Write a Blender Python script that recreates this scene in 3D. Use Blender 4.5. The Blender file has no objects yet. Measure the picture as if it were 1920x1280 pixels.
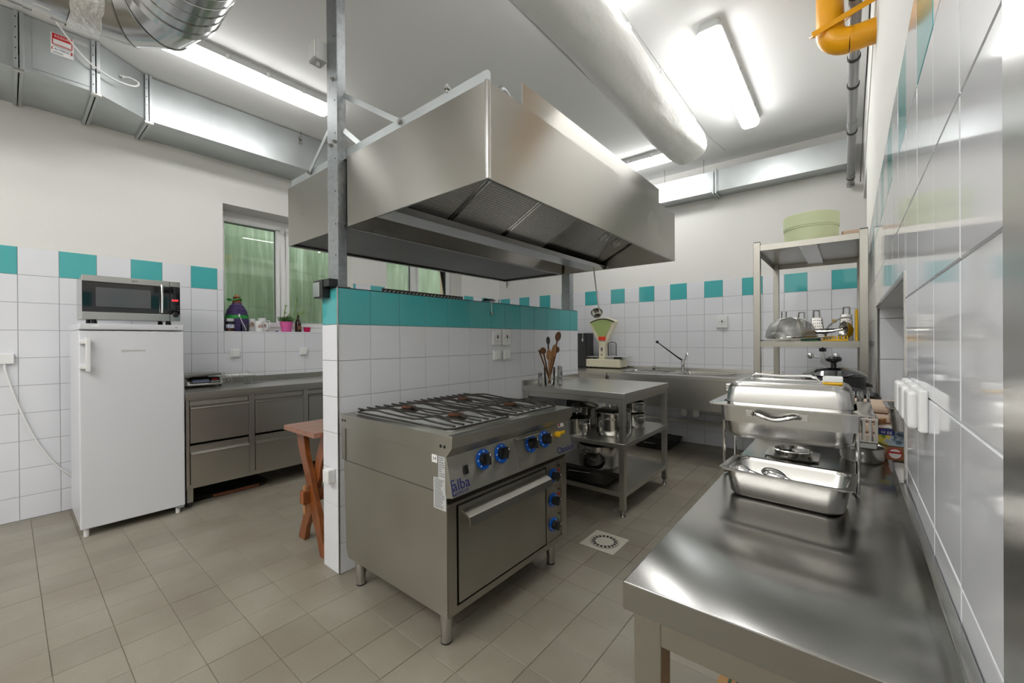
import bpy, bmesh, math, random
from mathutils import Matrix, Vector
random.seed(7)
S = bpy.context.scene
COL = S.collection
rad = math.radians

# ------------------------------------------------------------------ camera
FPX = 774.12
YAW, PIT, ROL, CH = 0.6847174, -0.0029869, -0.0063290, 1.2738
_F = Vector((-math.sin(YAW)*math.cos(PIT), math.cos(YAW)*math.cos(PIT), math.sin(PIT)))
_R = Vector((math.cos(YAW), math.sin(YAW), 0)); _U = _R.cross(_F)
_R2 = _R*math.cos(ROL) + _U*math.sin(ROL); _U2 = -_R*math.sin(ROL) + _U*math.cos(ROL)
cam_data = bpy.data.cameras.new('camera'); cam = bpy.data.objects.new('camera', cam_data); COL.objects.link(cam)
cam_data.sensor_width = 36; cam_data.lens = FPX/1920*36; cam_data.clip_start = 0.01
cam.matrix_world = Matrix(((_R2.x, _U2.x, -_F.x, 0), (_R2.y, _U2.y, -_F.y, 0), (_R2.z, _U2.z, -_F.z, CH), (0, 0, 0, 1)))
S.camera = cam
def project(p):
    d = Vector(p) - Vector((0, 0, CH)); z = d.dot(_F)
    if z < .05: return None
    return (960 + FPX*d.dot(_R2)/z, 640 - FPX*d.dot(_U2)/z)

# ------------------------------------------------------------------ world (overcast daylight down the light well), exposure
w = bpy.data.worlds.new('overcast_sky'); S.world = w; w.use_nodes = True
w.node_tree.nodes['Background'].inputs[0].default_value = (.85, .93, 1, 1)
w.node_tree.nodes['Background'].inputs[1].default_value = 5.5
S.view_settings.view_transform = 'Standard'; S.view_settings.look = 'None'
S.view_settings.gamma = 1; S.view_settings.use_curve_mapping = False
S.view_settings.exposure = -0.05
LAMP = 24.0          # radiance of the fluorescent diffusers

# ------------------------------------------------------------------ materials
def srgb(r, g, b):
    f = lambda c: (c/255/12.92) if c/255 <= .04045 else ((c/255+.055)/1.055)**2.4
    return (f(r), f(g), f(b))
def mat(name, col, rough=.5, metal=0, spec=.5, noise=0, nscale=8, stretch=(1, 1, 1), bump=0, bscale=None, emit=0, rvar=0, col2=None, coat=0, det=5, bdet=4, bdist=.01, aniso=0):
    m = bpy.data.materials.new(name); m.use_nodes = True
    nt = m.node_tree; N = nt.nodes; L = nt.links; b = N['Principled BSDF']
    b.inputs['Base Color'].default_value = (*col, 1); b.inputs['Roughness'].default_value = rough
    b.inputs['Metallic'].default_value = metal; b.inputs['Specular IOR Level'].default_value = spec
    if coat: b.inputs['Coat Weight'].default_value = coat; b.inputs['Coat Roughness'].default_value = .05
    if emit: b.inputs['Emission Color'].default_value = (*col, 1); b.inputs['Emission Strength'].default_value = emit
    if noise or bump or rvar or col2:
        g = N.new('ShaderNodeNewGeometry'); mp = N.new('ShaderNodeMapping'); mp.inputs['Scale'].default_value = stretch
        L.new(g.outputs['Position'], mp.inputs['Vector'])
        t = N.new('ShaderNodeTexNoise'); t.inputs['Scale'].default_value = nscale; t.inputs['Detail'].default_value = det
        L.new(mp.outputs[0], t.inputs['Vector'])
        if noise or col2:
            r = N.new('ShaderNodeValToRGB')
            a = col2 if col2 else tuple(c*(1-noise) for c in col)
            c2 = col if col2 else tuple(min(1, c*(1+noise)) for c in col)
            r.color_ramp.elements[0].color = (*a, 1); r.color_ramp.elements[1].color = (*c2, 1)
            r.color_ramp.elements[0].position = .3; r.color_ramp.elements[1].position = .7
            L.new(t.outputs['Fac'], r.inputs[0]); L.new(r.outputs[0], b.inputs['Base Color'])
        if rvar:
            mr = N.new('ShaderNodeMapRange'); mr.inputs['To Min'].default_value = rough-rvar; mr.inputs['To Max'].default_value = rough+rvar
            mr.inputs['From Min'].default_value = .3; mr.inputs['From Max'].default_value = .7
            L.new(t.outputs['Fac'], mr.inputs['Value']); L.new(mr.outputs[0], b.inputs['Roughness'])
        if bump:
            t2 = t
            if bscale:
                t2 = N.new('ShaderNodeTexNoise'); t2.inputs['Scale'].default_value = bscale; t2.inputs['Detail'].default_value = bdet
                L.new(mp.outputs[0], t2.inputs['Vector'])
            bp = N.new('ShaderNodeBump'); bp.inputs['Strength'].default_value = bump; bp.inputs['Distance'].default_value = bdist
            L.new(t2.outputs['Fac'], bp.inputs['Height']); L.new(bp.outputs[0], b.inputs['Normal'])
    return m
def nodes_of(m): return m.node_tree.nodes, m.node_tree.links, m.node_tree.nodes['Principled BSDF']

M = {}
M['plaster'] = mat('white_plaster', srgb(226, 225, 221), .9, bump=.03, nscale=40, noise=.006)
M['ceiling'] = mat('ceiling_paint', srgb(245, 245, 244), .9)
M['tile'] = mat('white_glazed_tile', srgb(226, 227, 232), .07, noise=.012, nscale=1.7, bump=.012, bscale=6)
M['teal'] = mat('teal_glazed_tile', srgb(78, 174, 176), .07, noise=.04, nscale=3, bump=.012, bscale=6)
M['grout'] = mat('grey_grout', srgb(150, 150, 148), .9)
M['grout_light'] = mat('sheen_grout', srgb(214, 214, 213), .6)  # right wall joints: grout whitened to stand for the sheen at grazing view
M['floor_grout'] = mat('floor_grout', srgb(124, 118, 104), .9, noise=.35, nscale=4)
def metal(name, col, rough, rv=.02, wav=.0, ns=2.5, noise=.02, st=(1, 1, 1), aniso=0):
    m = mat(name, col, rough, 1, rvar=rv, nscale=ns, det=1, noise=noise, bump=wav, bscale=2.2, bdet=0, bdist=.05, stretch=st)
    if aniso:
        N, L, b = nodes_of(m); b.inputs['Anisotropic'].default_value = .93
        c = N.new('ShaderNodeCombineXYZ')
        for i in range(3): c.inputs[i].default_value = aniso[i]      # blur runs across the brushing
        L.new(c.outputs[0], b.inputs['Tangent'])
    return m
M['steel'] = metal('brushed_steel', (.40, .385, .345), .33)
M['steel_h'] = metal('brushed_steel_worktop', (.36, .355, .342), .16, .02, .0, aniso=(1, 0, 0))
M['steel_cab'] = metal('bright_brushed_steel', (.56, .545, .505), .31)
M['hood'] = metal('hood_steel', (.41, .395, .36), .29, .02, .0, aniso=(0, 0, 1))
M['hood_under'] = metal('shaded_hood_underside', (.10, .097, .092), .38)  # hood steel with the shade below the left half put into its base colour
M['mirror'] = metal('polished_steel', (.58, .57, .545), .12)
M['satin'] = metal('satin_steel', (.52, .51, .49), .24)
M['chrome'] = mat('chrome', (.75, .75, .76), .05, 1)
M['steel_dark'] = metal('stove_steel', (.46, .445, .39), .36, .03, .0, 4, .06, aniso=(0, 0, 1))
M['galv'] = metal('galvanised_sheet', (.52, .55, .555), .42, .03, .0, 5, .05)
M['galv_post'] = mat('galvanised_post', (.36, .38, .39), .42, .9, noise=.15, nscale=40, rvar=.06, det=2)
M['spiral'] = metal('spiral_duct_metal', (.44, .44, .435), .2)
M['foil'] = mat('crumpled_foil', (.85, .85, .84), .3, .55, bump=.9, nscale=40, bscale=45)
M['white_pl'] = mat('white_plastic', srgb(233, 233, 232), .3)
M['fridge'] = mat('fridge_enamel', srgb(222, 223, 228), .3, coat=.2)
M['grey_pl'] = mat('grey_plastic', srgb(150, 152, 153), .45)
M['lgrey_pl'] = mat('light_grey_plastic', srgb(190, 191, 190), .45)
M['black'] = mat('black_plastic', (.012, .012, .013), .3)
M['blackgloss'] = mat('black_gloss', (.006, .006, .008), .04, coat=.5)
M['darkgrey'] = mat('dark_grey_metal', (.05, .05, .052), .45, .3)
M['iron'] = mat('cast_iron_rod', (.055, .048, .042), .38, .75, noise=.6, nscale=30)
M['wood'] = mat('varnished_brown_wood', srgb(128, 70, 30), .32, noise=.35, nscale=6, stretch=(9, 9, 1.2), coat=.3)
M['wood_top'] = mat('varnished_table_top', srgb(146, 98, 76), .32, noise=.25, nscale=6, stretch=(12, 1.2, 12), coat=.3)
M['spoonwood'] = mat('spoon_wood', srgb(172, 124, 80), .6, noise=.25, nscale=20, stretch=(3, 3, .6))
M['spoondark'] = mat('dark_spoon_wood', srgb(108, 68, 40), .55, noise=.25, nscale=20)
M['blue'] = mat('blue_knob_scale', srgb(8, 92, 200), .35)
M['yellow'] = mat('yellow_pipe_paint', srgb(226, 158, 6), .35, noise=.08, nscale=4)
M['yellow_pl'] = mat('yellow_plastic', srgb(238, 186, 20), .4)
M['pipe'] = mat('grey_drain_pipe', srgb(142, 142, 144), .35)
M['rubber'] = mat('black_rubber', (.02, .02, .02), .6)
M['fabric'] = mat('white_duct_fabric', srgb(244, 244, 242), .7, bump=.28, nscale=4, stretch=(2, .8, 2), det=3, bdist=.06)
M['pvc'] = mat('white_pvc', srgb(236, 236, 236), .25)
M['beige'] = mat('beige_outer_reveal', srgb(226, 196, 160), .8)
M['navy'] = mat('dark_blue_print', srgb(38, 48, 120), .5)
M['red'] = mat('red_print', srgb(196, 30, 40), .5)
M['blackprint'] = mat('black_print', (.02, .02, .02), .6)
M['grey_print'] = mat('grey_print', srgb(120, 120, 122), .6)
M['paper'] = mat('paper', srgb(238, 238, 236), .8)
M['sticker'] = mat('silver_sticker', srgb(188, 190, 190), .4)
M['red_led'] = mat('red_led', (1, .04, .06), .5, emit=2.5)
M['lcd'] = mat('grey_lcd', srgb(110, 116, 140), .25)
M['card'] = mat('cardboard', srgb(176, 134, 86), .8, noise=.08, nscale=6)
M['card_green'] = mat('green_card_tape', srgb(40, 84, 60), .6)
M['cream'] = mat('cream_enamel', srgb(228, 222, 196), .3)
M['celadon'] = mat('pale_green_plastic', srgb(196, 206, 166), .5)
M['scalegreen'] = mat('scale_dial', srgb(176, 196, 120), .35)
M['orange_red'] = mat('orange_red_plastic', srgb(238, 62, 34), .4)
M['pink'] = mat('pink_pot', srgb(214, 96, 160), .4)
M['magenta'] = mat('magenta_pot', srgb(190, 10, 84), .3)
M['leaf'] = mat('succulent_green', srgb(60, 96, 44), .45, noise=.3, nscale=20)
M['leaf2'] = mat('pale_stem_green', srgb(122, 150, 84), .5, noise=.2, nscale=20)
M['wicker'] = mat('purple_wicker', srgb(76, 58, 112), .55)
M['wickerbrown'] = mat('brown_wicker', srgb(122, 70, 42), .6)
M['greenband'] = mat('green_band', srgb(28, 150, 56), .45)
M['cloth'] = mat('beige_cloth', srgb(196, 172, 152), .9, bump=.3, nscale=60)
M['greenpl'] = mat('green_plastic', srgb(86, 150, 112), .45)
M['rust'] = mat('dark_baking_tray', (.02, .016, .012), .5, .4, noise=.4, nscale=9)
M['rustedge'] = mat('rusty_tray_edge', srgb(96, 52, 30), .6, noise=.3, nscale=12)
for _n, _k in (('diffuser', .85), ('diffuser_old', .6), ('diffuser_fill', 1.18)): M[_n] = mat('lit_'+_n, (1, .995, .98), .4, emit=LAMP*_k)
M['amber'] = mat('brown_bottle_glass', srgb(40, 26, 8), .08, spec=.6)
M['woodprint'] = mat('wood_print_card', srgb(158, 108, 72), .5, noise=.3, nscale=10, stretch=(3, 3, 20))
M['drain'] = mat('drain_plate_steel', srgb(214, 210, 196), .45, .3)

def glass_mat(name, tint, lo=.05, rough=.0):
    m = bpy.data.materials.new(name); m.use_nodes = True; nt = m.node_tree; N = nt.nodes; L = nt.links
    N.clear(); o = N.new('ShaderNodeOutputMaterial'); mx = N.new('ShaderNodeMixShader'); t = N.new('ShaderNodeBsdfTransparent'); g = N.new('ShaderNodeBsdfGlossy')
    t.inputs[0].default_value = (*tint, 1); g.inputs['Roughness'].default_value = rough
    f = N.new('ShaderNodeFresnel'); f.inputs[0].default_value = 1.5
    L.new(f.outputs[0], mx.inputs[0]); L.new(t.outputs[0], mx.inputs[1]); L.new(g.outputs[0], mx.inputs[2]); L.new(mx.outputs[0], o.inputs[0])
    return m
M['pane'] = glass_mat('window_glass', (.95, .96, .95))
M['glass'] = glass_mat('clear_glass', (.95, .97, .965))

def floor_mat():
    m = mat('floor_tile_clay', srgb(150, 144, 128), .42)
    N, L, b = nodes_of(m)
    g = N.new('ShaderNodeNewGeometry')
    n1 = N.new('ShaderNodeTexNoise'); n1.inputs['Scale'].default_value = 2.2; n1.inputs['Detail'].default_value = 6; L.new(g.outputs['Position'], n1.inputs['Vector'])
    n2 = N.new('ShaderNodeTexNoise'); n2.inputs['Scale'].default_value = 260; n2.inputs['Detail'].default_value = 2; L.new(g.outputs['Position'], n2.inputs['Vector'])
    r1 = N.new('ShaderNodeValToRGB'); r1.color_ramp.elements[0].position = .32; r1.color_ramp.elements[1].position = .68
    r1.color_ramp.elements[0].color = (*srgb(136, 126, 112), 1); r1.color_ramp.elements[1].color = (*srgb(153, 149, 135), 1)
    L.new(n1.outputs['Fac'], r1.inputs[0])
    oi = N.new('ShaderNodeObjectInfo'); hs = N.new('ShaderNodeHueSaturation'); mr = N.new('ShaderNodeMapRange')
    mr.inputs['To Min'].default_value = .94; mr.inputs['To Max'].default_value = 1.05; L.new(oi.outputs['Random'], mr.inputs['Value'])
    L.new(mr.outputs[0], hs.inputs['Value']); L.new(r1.outputs[0], hs.inputs['Color'])
    mm = N.new('ShaderNodeMixRGB'); mm.blend_type = 'MULTIPLY'; mm.inputs[0].default_value = .35
    L.new(hs.outputs[0], mm.inputs[1])
    r2 = N.new('ShaderNodeValToRGB'); r2.color_ramp.elements[0].position = .35; r2.color_ramp.elements[0].color = (.55, .55, .55, 1); r2.color_ramp.elements[1].position = .6
    L.new(n2.outputs['Fac'], r2.inputs[0]); L.new(r2.outputs[0], mm.inputs[2]); L.new(mm.outputs[0], b.inputs['Base Color'])
    # anti-slip diamond relief on the tiles round the range
    sx = N.new('ShaderNodeMapping'); sx.inputs['Rotation'].default_value = (0, 0, rad(45)); sx.inputs['Scale'].default_value = (55, 55, 55)
    L.new(g.outputs['Position'], sx.inputs['Vector'])
    ck = N.new('ShaderNodeTexChecker'); ck.inputs['Scale'].default_value = 1; L.new(sx.outputs[0], ck.inputs['Vector'])
    bp = N.new('ShaderNodeBump'); bp.inputs['Strength'].default_value = .12; bp.inputs['Distance'].default_value = .002
    L.new(ck.outputs['Fac'], bp.inputs['Height']); L.new(bp.outputs[0], b.inputs['Normal'])
    return m
M['floor_tile'] = floor_mat()

def moss_mat():
    m = mat('algae_covered_wall', srgb(70, 120, 70), .8)
    N, L, b = nodes_of(m); g = N.new('ShaderNodeNewGeometry'); mp = N.new('ShaderNodeMapping'); mp.inputs['Scale'].default_value = (1, 9, .7)
    L.new(g.outputs['Position'], mp.inputs['Vector']); n = N.new('ShaderNodeTexNoise'); n.inputs['Scale'].default_value = 1.6; n.inputs['Detail'].default_value = 9; n.inputs['Roughness'].default_value = .62
    L.new(mp.outputs[0], n.inputs['Vector']); r = N.new('ShaderNodeValToRGB'); e = r.color_ramp.elements
    e[0].position = .3; e[0].color = (*srgb(98, 114, 88), 1); e[1].position = .75; e[1].color = (*srgb(176, 190, 168), 1)
    k = e.new(.55); k.color = (*srgb(126, 142, 112), 1)
    L.new(n.outputs['Fac'], r.inputs[0]); L.new(r.outputs[0], b.inputs['Base Color']); return m
M['moss'] = moss_mat()

def mesh_filter_mat():
    m = mat('knitted_filter_mesh', (.2, .19, .18), .5, .6)
    N, L, b = nodes_of(m); g = N.new('ShaderNodeNewGeometry'); mp = N.new('ShaderNodeMapping'); mp.inputs['Scale'].default_value = (150, 150, 150)
    L.new(g.outputs['Position'], mp.inputs['Vector']); v = N.new('ShaderNodeTexVoronoi'); v.inputs['Scale'].default_value = 1; v.inputs['Randomness'].default_value = .25
    L.new(mp.outputs[0], v.inputs['Vector']); r = N.new('ShaderNodeValToRGB'); e = r.color_ramp.elements
    e[0].position = .25; e[0].color = (.16, .16, .16, 1); e[1].position = .7; e[1].color = (.75, .73, .7, 1)
    L.new(v.outputs['Distance'], r.inputs[0]); L.new(r.outputs[0], b.inputs['Base Color']); return m
M['filter'] = mesh_filter_mat()

def wire_mesh_mat():
    m = bpy.data.materials.new('fine_wire_gauze'); m.use_nodes = True; nt = m.node_tree; N = nt.nodes; L = nt.links; b = N['Principled BSDF']
    b.inputs['Base Color'].default_value = (.5, .5, .48, 1); b.inputs['Metallic'].default_value = .8; b.inputs['Roughness'].default_value = .4; b.inputs['Alpha'].default_value = .5
    return m
M['gauze'] = wire_mesh_mat()

def food_print_mat():
    m = mat('printed_food_carton', (.1, .2, .5), .35)
    N, L, b = nodes_of(m); g = N.new('ShaderNodeNewGeometry'); n = N.new('ShaderNodeTexNoise'); n.inputs['Scale'].default_value = 26; n.inputs['Detail'].default_value = 3
    L.new(g.outputs['Position'], n.inputs['Vector']); r = N.new('ShaderNodeValToRGB'); e = r.color_ramp.elements; r.color_ramp.interpolation = 'EASE'
    e[0].position = .3; e[0].color = (*srgb(70, 96, 120), 1); e[1].position = .7; e[1].color = (*srgb(226, 120, 40), 1)
    for p, c in ((.42, (170, 188, 200)), (.5, (226, 200, 70)), (.58, (90, 130, 50))):
        k = e.new(p); k.color = (*srgb(*c), 1)
    L.new(n.outputs['Fac'], r.inputs[0]); L.new(r.outputs[0], b.inputs['Base Color']); return m
M['foodprint'] = food_print_mat()

# ------------------------------------------------------------------ builders
W = {}
class MB:
    def __init__(s): s.bm = bmesh.new()
    def _v(s, p): return s.bm.verts.new(p)
    def face(s, pts):
        try: return s.bm.faces.new([p if isinstance(p, bmesh.types.BMVert) else s._v(p) for p in pts])
        except ValueError: return None
    def box(s, x0, x1, y0, y1, z0, z1):
        v = [s._v((x, y, z)) for z in (z0, z1) for y in (y0, y1) for x in (x0, x1)]
        for f in ((0, 2, 3, 1), (4, 5, 7, 6), (0, 1, 5, 4), (2, 6, 7, 3), (0, 4, 6, 2), (1, 3, 7, 5)): s.bm.faces.new([v[i] for i in f])
        return s
    def obox(s, c, ax, ay, az):          # oriented box: centre and three half vectors
        c, ax, ay, az = map(Vector, (c, ax, ay, az))
        v = [s._v(c + i*ax + j*ay + k*az) for k in (-1, 1) for j in (-1, 1) for i in (-1, 1)]
        for f in ((0, 2, 3, 1), (4, 5, 7, 6), (0, 1, 5, 4), (2, 6, 7, 3), (0, 4, 6, 2), (1, 3, 7, 5)): s.bm.faces.new([v[i] for i in f])
        return s
    def bar(s, a, b, w, t, up=(0, 0, 1)):     # flat bar from a to b, width w along up-ish, thickness t
        a, b = Vector(a), Vector(b); d = b-a; u = Vector(up); u = (u - d*(u.dot(d)/d.dot(d))).normalized(); n = d.cross(u).normalized()
        return s.obox((a+b)/2, d/2, u*w/2, n*t/2)
    def ring(s, c, u, v, r, n): return [s._v(c + u*(r*math.cos(2*math.pi*i/n)) + v*(r*math.sin(2*math.pi*i/n))) for i in range(n)]
    def skin(s, A, B):
        n = len(A)
        for i in range(n): s.face((A[i], A[(i+1) % n], B[(i+1) % n], B[i]))
    def cyl(s, a, b, r0, r1=None, n=16, cap=True):
        r1 = r0 if r1 is None else r1; a, b = Vector(a), Vector(b); d = (b-a).normalized()
        u = d.orthogonal().normalized(); v = d.cross(u)
        A = s.ring(a, u, v, r0, n); B = s.ring(b, u, v, r1, n); s.skin(A, B)
        if cap: s.face(A[::-1]); s.face(B)
        return s
    def tube(s, pts, r, n=8, closed=False, cap=True):
        P = [Vector(p) for p in pts]; k = len(P); rs = r if isinstance(r, (list, tuple)) else [r]*k
        rings = []; u = None
        for i, p in enumerate(P):
            if closed: d = (P[(i+1) % k]-P[i-1])
            else: d = P[min(i+1, k-1)]-P[max(i-1, 0)]
            d.normalize()
            if u is None: u = d.orthogonal().normalized()
            else:
                u = u - d*u.dot(d)
                u = u.normalized() if u.length > 1e-6 else d.orthogonal().normalized()
            rings.append(s.ring(p, u, d.cross(u), rs[i], n))
        for i in range(k-1): s.skin(rings[i], rings[i+1])
        if closed: s.skin(rings[-1], rings[0])
        elif cap: s.face(rings[0][::-1]); s.face(rings[-1])
        return s
    def lathe(s, prof, c=(0, 0, 0), n=28, axis=(0, 0, 1)):
        c = Vector(c); ax = Vector(axis).normalized(); u = ax.orthogonal().normalized(); v = ax.cross(u); prev = None
        for r, z in prof:
            if r < 1e-5: cur = [s._v(c+ax*z)]
            else: cur = s.ring(c+ax*z, u, v, r, n)
            if prev is not None:
                if len(prev) == 1 and len(cur) > 1:
                    for i in range(n): s.face((prev[0], cur[(i+1) % n], cur[i]))
                elif len(cur) == 1 and len(prev) > 1:
                    for i in range(n): s.face((prev[i], prev[(i+1) % n], cur[0]))
                elif len(cur) > 1: s.skin(prev, cur)
            prev = cur
        return s
    def prism(s, pts, plane, a, b):
        f = {'xz': lambda p, t: (p[0], t, p[1]), 'yz': lambda p, t: (t, p[0], p[1]), 'xy': lambda p, t: (p[0], p[1], t)}[plane]
        A = [s._v(f(p, a)) for p in pts]; B = [s._v(f(p, b)) for p in pts]; s.skin(A, B); s.face(A[::-1]); s.face(B); return s
    def sphere(s, c, r, sc=(1, 1, 1), n=14):
        g = bmesh.ops.create_uvsphere(s.bm, u_segments=n, v_segments=max(6, n//2+1), radius=r)
        for v in g['verts']: v.co = Vector((v.co.x*sc[0], v.co.y*sc[1], v.co.z*sc[2])) + Vector(c)
        return s
    def loft(s, rings, cap0=True, cap1=True):
        R = [[s._v(p) for p in r] for r in rings]
        for a, b in zip(R, R[1:]): s.skin(a, b)
        if cap0: s.face(R[0][::-1])
        if cap1: s.face(R[-1])
        return s
    def build(s, name, m, parent=None, bevel=0, seg=2, local=False, flat=False, angle=35):
        bm = s.bm
        bmesh.ops.remove_doubles(bm, verts=bm.verts, dist=1e-6)
        bmesh.ops.recalc_face_normals(bm, faces=bm.faces)
        if bevel:
            es = [e for e in bm.edges if len(e.link_faces) == 2 and e.calc_face_angle(0) > rad(35)]
            if es: bmesh.ops.bevel(bm, geom=es, offset=bevel, segments=seg, affect='EDGES', profile=.5, clamp_overlap=True)
        for f in bm.faces: f.smooth = not flat
        for e in bm.edges: e.smooth = (len(e.link_faces) == 2 and e.calc_face_angle(0) < rad(angle))
        Mw = W.get(parent, Matrix()) if parent is not None else None
        off = None
        if parent is not None and not local: bm.transform(Mw.inverted())
        if parent is None and bm.verts:
            xs = [v.co.x for v in bm.verts]; ys = [v.co.y for v in bm.verts]; zs = [v.co.z for v in bm.verts]
            off = Vector(((min(xs)+max(xs))/2, (min(ys)+max(ys))/2, min(zs))); bm.transform(Matrix.Translation(-off))
        me = bpy.data.meshes.new(name); bm.to_mesh(me); bm.free()
        me.materials.append(M[m] if isinstance(m, str) else m)
        o = bpy.data.objects.new(name, me); COL.objects.link(o)
        if parent is not None: o.parent = parent; W[o] = Mw
        else: o.location = off; W[o] = Matrix.Translation(off)
        if bevel:
            wn = o.modifiers.new('weighted_normals', 'WEIGHTED_NORMAL'); wn.keep_sharp = True; wn.weight = 90
        return o
def tag(o, label=None, cat=None, group=None, kind=None):
    if label: o['label'] = label
    if cat: o['category'] = cat
    if group: o['group'] = group
    if kind: o['kind'] = kind
    return o
def thing(name, label, cat, loc=(0, 0, 0), rz=0, group=None, kind=None):
    o = bpy.data.objects.new(name, None); COL.objects.link(o); o.location = loc; o.rotation_euler = (0, 0, rz); o.empty_display_size = .05
    W[o] = Matrix.Translation(loc) @ Matrix.Rotation(rz, 4, 'Z'); return tag(o, label, cat, group, kind)
def B(name, m, parent, *boxes, bevel=.002, **k):
    mb = MB()
    for b in boxes: mb.box(*b)
    return mb.build(name, m, parent, bevel=bevel, **k)
def rr(hx, hy, r, z, cx=0, cy=0, n=5):
    pts = []
    for qx, qy, a0 in ((1, 1, 0), (-1, 1, 90), (-1, -1, 180), (1, -1, 270)):
        for i in range(n+1):
            a = rad(a0+90*i/n); pts.append((cx+qx*(hx-r)+r*math.cos(a), cy+qy*(hy-r)+r*math.sin(a), z))
    return pts
def text(body, size, loc, xd, yd, m, name, parent, align='CENTER', ext=.0003):
    c = bpy.data.curves.new(name, 'FONT'); c.body = body; c.size = size; c.align_x = align; c.align_y = 'CENTER'; c.extrude = ext; c.resolution_u = 2
    t = bpy.data.objects.new(name+'_curve', c); COL.objects.link(t); bpy.context.view_layer.update()
    me = bpy.data.meshes.new_from_object(t); bpy.data.objects.remove(t); bpy.data.curves.remove(c)
    xd, yd = Vector(xd).normalized(), Vector(yd).normalized(); n = xd.cross(yd); l = Vector(loc)
    Mx = Matrix(((xd.x, yd.x, n.x, l.x), (xd.y, yd.y, n.y, l.y), (xd.z, yd.z, n.z, l.z), (0, 0, 0, 1)))
    me.transform(W.get(parent, Matrix()).inverted() @ Mx); me.materials.clear(); me.materials.append(M[m]); me.name = name
    o = bpy.data.objects.new(name, me); COL.objects.link(o); o.parent = parent; W[o] = W.get(parent, Matrix()); return o
def copy_tree(o, parent=None):
    c = o.copy(); COL.objects.link(c)
    if parent: c.parent = parent
    for ch in list(o.children): copy_tree(ch, c)
    return c
def arc(cx, cy, r, a0, a1, n): return [(cx+r*math.cos(rad(a0+(a1-a0)*i/n)), cy+r*math.sin(rad(a0+(a1-a0)*i/n))) for i in range(n+1)]
def smooth_path(pts, n=6):
    P = [Vector(p) for p in pts]; out = []
    for i in range(len(P)-1):
        p0, p1, p2, p3 = P[max(i-1, 0)], P[i], P[i+1], P[min(i+2, len(P)-1)]
        for j in range(n):
            t = j/n; out.append(.5*((2*p1)+(-p0+p2)*t+(2*p0-5*p1+4*p2-p3)*t*t+(-p0+3*p1-3*p2+p3)*t**3))
    out.append(P[-1]); return out
# ================================================================== ROOM SHELL
XL, XR, YB, XP, ZC, T, TP = -4.6186, .105, 5.322, -2.1574, 3.352, 1.969, 1.567
YF = -3.0                               # wall behind the camera
WT = .008                               # tiles stand 8 mm proud of the plaster
PL, PR, PB = XL-WT, XR+WT, YB+WT
WIN = [(1.314, 2.646), (3.116, 4.448)]; WZ0, WZ1 = 1.378, 2.601
HATCH = (1.372, 2.73, .885, 1.432)      # opening in the right wall: y0, y1, z0, z1
DOOR = (4.364, YB, 0, 2.644)
def struct(o): return tag(o, kind='structure')

floor = struct(B('floor', 'floor_grout', None, (-5.0, .6, YF-.1, YB+.35, -.12, -.003), bevel=0))
ceiling = struct(B('ceiling', 'ceiling', None, (-5.0, .6, YF-.1, YB+.35, ZC, ZC+.1), bevel=0))

def wall_boxes_x(x0, x1, y0, y1, z1, holes):
    ys = sorted({y0, y1, *[h[0] for h in holes], *[h[1] for h in holes]}); out = []
    for a, b in zip(ys, ys[1:]):
        h = [q for q in holes if q[0] <= a+1e-6 and q[1] >= b-1e-6]
        if not h: out.append((x0, x1, a, b, 0, z1))
        else:
            if h[0][2] > 0: out.append((x0, x1, a, b, 0, h[0][2]))
            out.append((x0, x1, a, b, h[0][3], z1))
    return out
lw = wall_boxes_x(PL-.46, PL, YF, PB, ZC, [(a, b, WZ0-.012, WZ1) for a, b in WIN])
wall_left = struct(B('wall_left', 'plaster', None, *lw, bevel=0))
rwb = wall_boxes_x(PR, PR+.36, .40, PB, ZC, [HATCH, DOOR])
wall_right = struct(B('wall_right', 'plaster', None, *rwb, (PR+.36, PR+.40, .40, PB, 0, ZC), bevel=0))
wall_back = struct(B('wall_back', 'plaster', None, (PL-.46, PR+.40, PB, PB+.25, 0, ZC), bevel=0))
wall_front = struct(B('wall_front', 'plaster', None, (PL-.46, 1.6, YF-.2, YF, 0, ZC), bevel=0))
wall_side = struct(B('wall_entrance', 'plaster', None, (.55, .65, YF, .40, 0, ZC), bevel=0))
# ---- partition (half-height wall with tiled faces)
PX0, PX1, PY0, PY1 = -2.330, XP, 1.1413, 3.710
wall_part = struct(B('wall_partition', 'grout', None, (PX0+.004, PX1-.004, PY0+.004, PY1-.004, 0, TP-.004), bevel=0))
struct(B('trim_1', 'darkgrey', None, (PX0+.001, PX1-.001, PY0+.001, PY1-.001, TP-.001, TP+.004), bevel=.001))
struct(B('trim_2', 'satin', None, (PX1-.004, PX1+.0035, PY0-.0035, PY0+.004, 0, TP+.003), bevel=.0025))
# grout beds behind the glazing
def bed(name, par, *boxes, m='grout'): return B(name, m, par, *boxes, bevel=0)
gl = []
for (a, b, c, d, e, f) in wall_boxes_x(PL, XL-.003, YF, PB, T-.001, [(a, b, WZ0-.012, 9) for a, b in WIN]):
    if f > e: gl.append((a, b, c, d, e, min(f, T-.001)))
gl = [g for g in gl if g[4] < T-.01]
bed('grout_bed', wall_left, *gl)
gr = []
for (a, b, c, d, e, f) in wall_boxes_x(XR+.003, PR, .53, PB, T-.001, [HATCH, (DOOR[0], DOOR[1], 0, 9)]):
    if e < T-.01 and f > e: gr.append((a, b, c, d, e, min(f, T-.001)))
bed('grout_bed', wall_right, *gr, m='grout_light')
bed('grout_bed', wall_back, (PL, PR, YB+.003, PB, 0, T-.001))

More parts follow.
